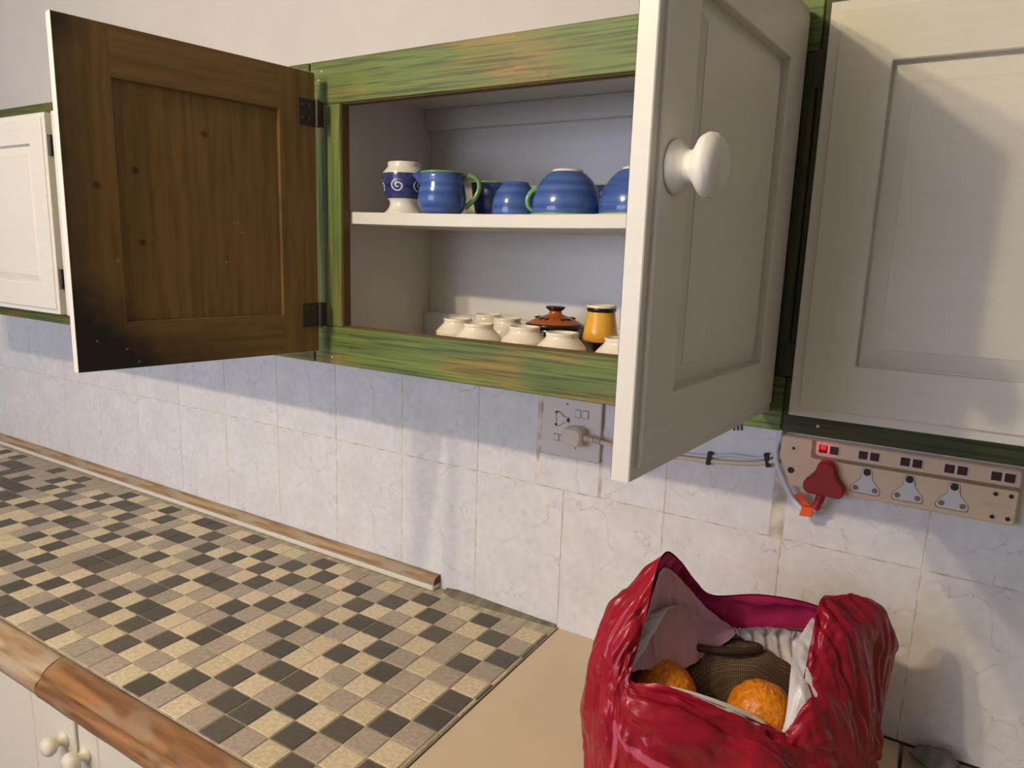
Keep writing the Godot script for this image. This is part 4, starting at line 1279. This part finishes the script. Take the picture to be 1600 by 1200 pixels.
	put("body", prism(round_poly([Vector2(-0.0100, 0.0275), Vector2(-0.0135, 0.0060), Vector2(-0.0300, -0.0090), Vector2(-0.0260, -0.0260), Vector2(0.0280, -0.0275), Vector2(0.0310, -0.0100), Vector2(0.0160, 0.0040), Vector2(0.0130, 0.0265)], [0.010, 0.010, 0.008, 0.009, 0.009, 0.008, 0.010, 0.010], 7), 0.0, 0.017, 0.003), M.red_plug, rp)
	var sl := new_st()
	var slp := PackedVector3Array([Vector3(0.000, -0.022, 0.0075), Vector3(-0.004, -0.038, 0.0075), Vector3(-0.0085, -0.050, 0.0075)])
	add_tube(sl, slp, 0.0062, 14)
	for k in 6:
		var q: Vector3 = slp[1].lerp(slp[2], k / 6.0) if k > 2 else slp[0].lerp(slp[1], 0.45 + k / 5.0)
		add_tube(sl, PackedVector3Array([q, q + Vector3(-0.0006, -0.0018, 0)]), 0.0069, 14)
	put("ribbed_sleeve", fin(sl), M.red_plug, rp)
	var gc := tube([Vector3(0.0470, 0.0720, 0.0300), Vector3(0.0420, 0.0655, 0.0300), Vector3(0.0330, 0.0640, 0.0290), Vector3(0.0230, 0.0705, 0.0270), Vector3(0.0095, 0.0850, 0.0240), Vector3(-0.0075, 0.1120, 0.0200), Vector3(-0.0180, 0.1350, 0.0170), Vector3(-0.0205, 0.1550, 0.0130), Vector3(-0.0180, 0.1680, 0.0090), Vector3(-0.0170, 0.1900, 0.0060)], 0.0044, 9, 12)
	tag(put("grey_cable", gc, M.grey_cable), "thick pale grey lead looping round the left end of the strip", "cable")
	var tg := thing("cable_tag", "folded orange tag hanging on the grey lead below the red plug", "tag", Vector3(0.0370, 0.0645, 0.0295))
	put("sleeve", prism(round_poly([Vector2(-0.0105, -0.0075), Vector2(0.0085, -0.0060), Vector2(0.0095, 0.0085), Vector2(-0.0075, 0.0085)], [0.002, 0.002, 0.002, 0.002], 3), -0.0062, 0.0062, 0.001), M.orange_tag, tg)
	put("flag", prism(round_poly([Vector2(-0.0235, 0.0205), Vector2(-0.0040, 0.0015), Vector2(0.0025, 0.0090), Vector2(-0.0120, 0.0265)], [0.002, 0.002, 0.002, 0.002], 3), -0.0070, -0.0052, 0.0004), M.orange_tag, tg)

func _turn(p: PackedVector2Array, a: float, c: Vector2) -> PackedVector2Array:
	var o := PackedVector2Array()
	for q in p:
		o.append(q.rotated(a) + c)
	return o

func _rocker(p: Node, c: Vector2, sz: Vector2) -> void:
	var r := put("switch_gap", prism(rect_poly(c.x - sz.x * 0.5, c.y - sz.y * 0.5, c.x + sz.x * 0.5, c.y + sz.y * 0.5, 0.0006), 0.0070, 0.0077), M.black_metal, p)
	put("switch", prism(rect_poly(c.x - sz.x * 0.5 + 0.0007, c.y - sz.y * 0.5 + 0.0008, c.x + sz.x * 0.5 - 0.0007, c.y + sz.y * 0.5 - 0.0008, 0.0006), 0.0072, 0.0090, 0.0005), M.plate, r)

# ------------------------------------------------------------------ carrier bag and fruit
# columns round the bag, each [rim, shoulder, belly] in millimetres: (along the bag, up, towards the room)
const BAG := [
	[[-150, 216, 70], [-158, 209, 85], [-153, 155, 100]],
	[[-104, 219, 85], [-106, 209, 95], [-103, 164, 115]],
	[[-42, 200, 90], [-44, 192, 100], [-43, 157, 120]],
	[[13, 174, 85], [10, 168, 95], [9, 147, 115]],
	[[40, 159, 80], [44, 155, 90], [55, 128, 100]],
	[[60, 208, 65], [70, 192, 80], [93, 126, 85]],
	[[73, 260, 50], [100, 223, 60], [138, 108, 60]],
	[[88, 310, 30], [116, 267, 45], [172, 98, 35]],
	[[115, 307, 5], [154, 267, 20], [198, 89, 10]],
	[[158, 291, -15], [198, 255, -5], [216, 81, -15]],
	[[195, 259, -30], [230, 208, -30], [229, 72, -40]],
	[[178, 225, -55], [229, 163, -70], [235, 42, -80]],
	[[136, 251, -75], [162, 179, -90], [187, 22, -105]],
	[[57, 263, -80], [74, 184, -95], [103, 11, -115]],
	[[-13, 262, -75], [-7, 184, -90], [13, 12, -110]],
	[[-47, 294, -50], [-60, 211, -75], [-83, 55, -90]],
	[[-78, 336, -20], [-123, 254, -45], [-162, 98, -55]],
	[[-103, 358, 0], [-166, 268, -5], [-193, 133, -10]],
	[[-119, 342, 20], [-177, 257, 30], [-195, 154, 40]],
	[[-131, 299, 40], [-171, 241, 55], [-184, 158, 70]],
	[[-142, 255, 55], [-163, 225, 70], [-172, 154, 88]],
]
const BAG_AT := Vector3(0.0, -0.2859, 0.27)

func bag_basis() -> Basis:
	var r := Vector3(0.857, 0, -0.5153).normalized()
	var f := Vector3(0.5153, 0, 0.857).normalized()
	return Basis(r, Vector3.UP, f)

func bag_col(i: int, lvl: int) -> Vector3:
	var c: Array = BAG[posmod(i, BAG.size())]
	if lvl < 3:
		return Vector3(c[lvl][0], c[lvl][1], c[lvl][2]) * 0.001
	var b := Vector3(c[2][0], 0, c[2][2]) * 0.001
	if lvl == 3:
		return Vector3(b.x * 0.97, b_low(c[2][1]), b.z * 0.98)
	return Vector3(b.x * 0.90, 0.0, b.z * 0.92)

func b_low(y: float) -> float:
	return minf(0.055, y * 0.0005)

func bag_point(u: float, v: float) -> Vector3:
	# u in columns, v in levels 0..4
	var i := int(floor(u))
	var t := u - i
	var lv := []
	for l in 5:
		lv.append(bag_col(i, l).cubic_interpolate(bag_col(i + 1, l), bag_col(i - 1, l), bag_col(i + 2, l), t))
	var k := mini(int(floor(v)), 3)
	var s := v - k
	return (lv[k] as Vector3).cubic_interpolate(lv[k + 1], lv[maxi(k - 1, 0)], lv[mini(k + 2, 4)], s)

func bag_mesh(inset: float, v0: float, v1: float, nv: int, wrinkle: float, shift: Callable) -> ArrayMesh:
	var nu := BAG.size() * 14
	var na := noise(101, 0.9, 3)
	na.fractal_type = FastNoiseLite.FRACTAL_RIDGED
	var nb := noise(102, 0.35, 3)
	var grid := []
	for i in nu:
		var row := []
		for j in nv + 1:
			var v := lerpf(v0, v1, float(j) / nv)
			var u := float(i) / 14.0
			var p := bag_point(u, v)
			var du := bag_point(u + 0.06, v) - bag_point(u - 0.06, v)
			var dv := bag_point(u, minf(v + 0.05, 4.0)) - bag_point(u, maxf(v - 0.05, 0.0))
			var n := dv.cross(du)
			n = n.normalized() if n.length() > 1e-9 else Vector3.ZERO
			# pleats run down from the handles, broader creases across the belly
			var ang := TAU * u / BAG.size()
			var ring := Vector2(cos(ang), sin(ang)) * 3.2
			var handle := maxf(exp(-pow((u - 7.5) / 2.2, 2)), exp(-pow((u - 17.5) / 2.6, 2)))
			var pleat := na.get_noise_3d(ring.x * 2.6, ring.y * 2.6, v * 0.22) * (0.35 + 1.1 * handle) * exp(-v * 0.55)
			var crease := nb.get_noise_3d(ring.x * 1.6 + v * 1.1, ring.y * 1.6 - v * 0.7, v * 2.2)
			crease = signf(crease) * pow(absf(crease), 0.55)
			var amp := wrinkle * smoothstep(0.0, 0.35, v)
			var fine := na.get_noise_3d(ring.x * 7.0 + v * 0.8, ring.y * 7.0, v * 0.5) * (0.5 + 1.2 * handle) + nb.get_noise_3d(ring.x * 9.0, ring.y * 9.0, v * 9.0) * 0.8
			p += n * (pleat * 0.0075 + crease * 0.0085 + fine * 0.0011) * amp - n * inset
			p += shift.call(u, v)
			p.y = maxf(p.y, 0.0006)
			row.append(p)
		grid.append(row)
	var st := new_st()
	for i in nu:
		var i2 := (i + 1) % nu
		for j in nv:
			var a: Vector3 = grid[i][j]
			var b: Vector3 = grid[i2][j]
			var c: Vector3 = grid[i2][j + 1]
			var d: Vector3 = grid[i][j + 1]
			var u0 := float(i) / nu
			var u1 := float(i + 1) / nu
			var w0 := lerpf(v0, v1, float(j) / nv) / 4.0
			var w1 := lerpf(v0, v1, float(j + 1) / nv) / 4.0
			st.set_smooth_group(0)
			for q in [[a, u0, w0], [b, u1, w0], [c, u1, w1], [a, u0, w0], [c, u1, w1], [d, u0, w1]]:
				st.set_uv(Vector2(q[1], q[2]))
				st.add_vertex(q[0])
	return fin(st)

func flap(top: Array, bot: Array, sd: int) -> ArrayMesh:
	var st := new_st()
	var n := 30
	var m := 16
	var a := []
	var b := []
	for p in top:
		a.append(Vector3(p[0], p[1], p[2]) * 0.001)
	for p in bot:
		b.append(Vector3(p[0], p[1], p[2]) * 0.001)
	var ta := spline(a, 8)
	var tb := spline(b, 8)
	var nz := noise(sd, 2.2, 3)
	var g := []
	for i in n + 1:
		var pa: Vector3 = ta[roundi(float(i) / n * (ta.size() - 1))]
		var pb: Vector3 = tb[roundi(float(i) / n * (tb.size() - 1))]
		var row := []
		for j in m + 1:
			var t := float(j) / m
			row.append(pa.lerp(pb, t) + Vector3(0, 0, -0.012 * sin(PI * t) + 0.006 * nz.get_noise_2d(i * 0.35, j * 0.05)))
		g.append(row)
	for i in n:
		for j in m:
			quad(st, g[i][j], g[i + 1][j], g[i + 1][j + 1], g[i][j + 1], [Vector2(0, 0), Vector2(0, 0), Vector2(0, 0), Vector2(0, 0)], Vector3(0, 0.3, 1), true)
	return fin(st)

func make_bag() -> void:
	var bag := thing("carrier_bag", "crumpled red plastic carrier bag with white lining standing open", "bag", BAG_AT)
	bag.basis = bag_basis()
	put("red_film", bag_mesh(0.0, 0.0, 4.0, 80, 1.0, func(_u, _v): return Vector3.ZERO), M.bag, bag)
	put("painted_glow_skin", bag_mesh(0.0022, 0.03, 2.4, 40, 1.0, func(_u, _v): return Vector3.ZERO), M.painted_glow, bag)  # added skin: its pink paints the light shining through the bag
	# lining: stands proud along the front mouth, sinks at the back and in the handles
	var low := func(u: float, v: float) -> Vector3:
		var front := maxf(1.7 * exp(-pow((u - 2.4) / 1.7, 2)), 3.6 * exp(-pow((u - 5.3) / 1.2, 2)))
		var back := exp(-pow((u - 13.2) / 1.9, 2))
		var hand := maxf(exp(-pow((u - 8.5) / 1.7, 2)), exp(-pow((u - 17.6) / 2.2, 2)) * 1.7)
		var k := clampf(1.0 - v / 1.6, 0, 1)
		return Vector3(-0.017 * exp(-pow((u - 5.3) / 1.2, 2)) * k, (0.007 * front - 0.045 * back - 0.050 * hand - 0.002) * k, 0)
	put("white_lining", bag_mesh(0.006, 0.0, 2.6, 24, 0.6, low), M.lining, bag)
	put("lining_flap", flap([[-148, 249, 30], [-125, 274, 10], [-111, 328, 0], [-93, 328, -10], [-60, 291, -30], [-24, 250, -50], [20, 215, -65]], [[-145, 204, 30], [-120, 196, 10], [-101, 188, 0], [-78, 181, -15], [-46, 183, -30], [-17, 187, -50], [20, 209, -65]], 5), M.glow_tinted_lining, bag)
	put("lining_flap", flap([[20, 215, -65], [57, 219, -68], [92, 218, -65], [123, 217, -55]], [[22, 207, -65], [57, 186, -60], [94, 169, -50], [117, 187, -45]], 6), M.lining, bag)
	var bb := bag_basis()
	# net sack filling the bag
	var net := thing("net_sack", "brown mesh sack inside the red bag behind the fruit", "sack", BAG_AT)
	net.basis = bb
	var ns := new_st()
	var nn := noise(111, 1.0, 3)
	add_blob(ns, Vector3(0.020, 0.100, -0.050), Vector3(0.112, 0.0985, 0.044), 40, 24, func(d): return 1.0 + 0.10 * nn.get_noise_3dv(d * 2.2))
	add_blob(ns, Vector3(-0.010, 0.056, 0.034), Vector3(0.120, 0.0545, 0.046), 40, 24, func(d): return 1.0 + 0.08 * nn.get_noise_3dv(d * 2.0))
	put("mesh_body", fin(ns), M.net, net)
	var rim := []
	for k in 25:
		var a := TAU * k / 24.0
		rim.append(Vector3(0.004 + cos(a) * 0.046, 0.197 + 0.004 * sin(a), -0.050 + sin(a) * 0.018))
	put("dark_band", tube(rim, 0.0055, 3, 10), M.net_dark, net)
	# citrus fruit
	var fr := thing("orange", "knobbly orange citrus fruit on top in the mouth of the bag", "fruit", BAG_AT + bb * Vector3(0.025, 0.157, 0.038), "citrus fruit in the red bag")
	fr.basis = bb
	var fs := new_st()
	var fn := noise(121, 1.0, 3)
	add_blob(fs, Vector3.ZERO, Vector3(0.0425, 0.0405, 0.0400), 56, 36, func(d): return 1.0 + 0.045 * fn.get_noise_3dv(d * 2.6) + 0.020 * fn.get_noise_3dv(d * 8.0))
	put("peel", fin(fs), M.orange, fr)
	put("navel", lathe([Vector2(0, 0.0020), Vector2(0.0022, 0.0012), Vector2(0.0030, 0)], 10), M.brown_glaze, fr, Vector3(0.006, -0.011, 0.0380), Vector3(PI / 2, 0, 0))
	var f2 := dup(fr, BAG_AT + bb * Vector3(-0.092, 0.160, 0.004), "orange citrus fruit deep at the left, half under the white flap")
	f2.basis = bb * Basis(Vector3.UP, 2.0)
	var f3 := dup(fr, BAG_AT + bb * Vector3(-0.026, 0.140, 0.062), "small orange fruit peeping out left of the big one")
	f3.basis = bb.scaled(Vector3.ONE * 0.55) * Basis(Vector3.UP, 4.0)

func _ready() -> void:
	set_stage()
	make_materials()
	make_room()
	make_cabinets()
	make_worktop()
	make_crockery()
	make_sockets()
	make_bag()
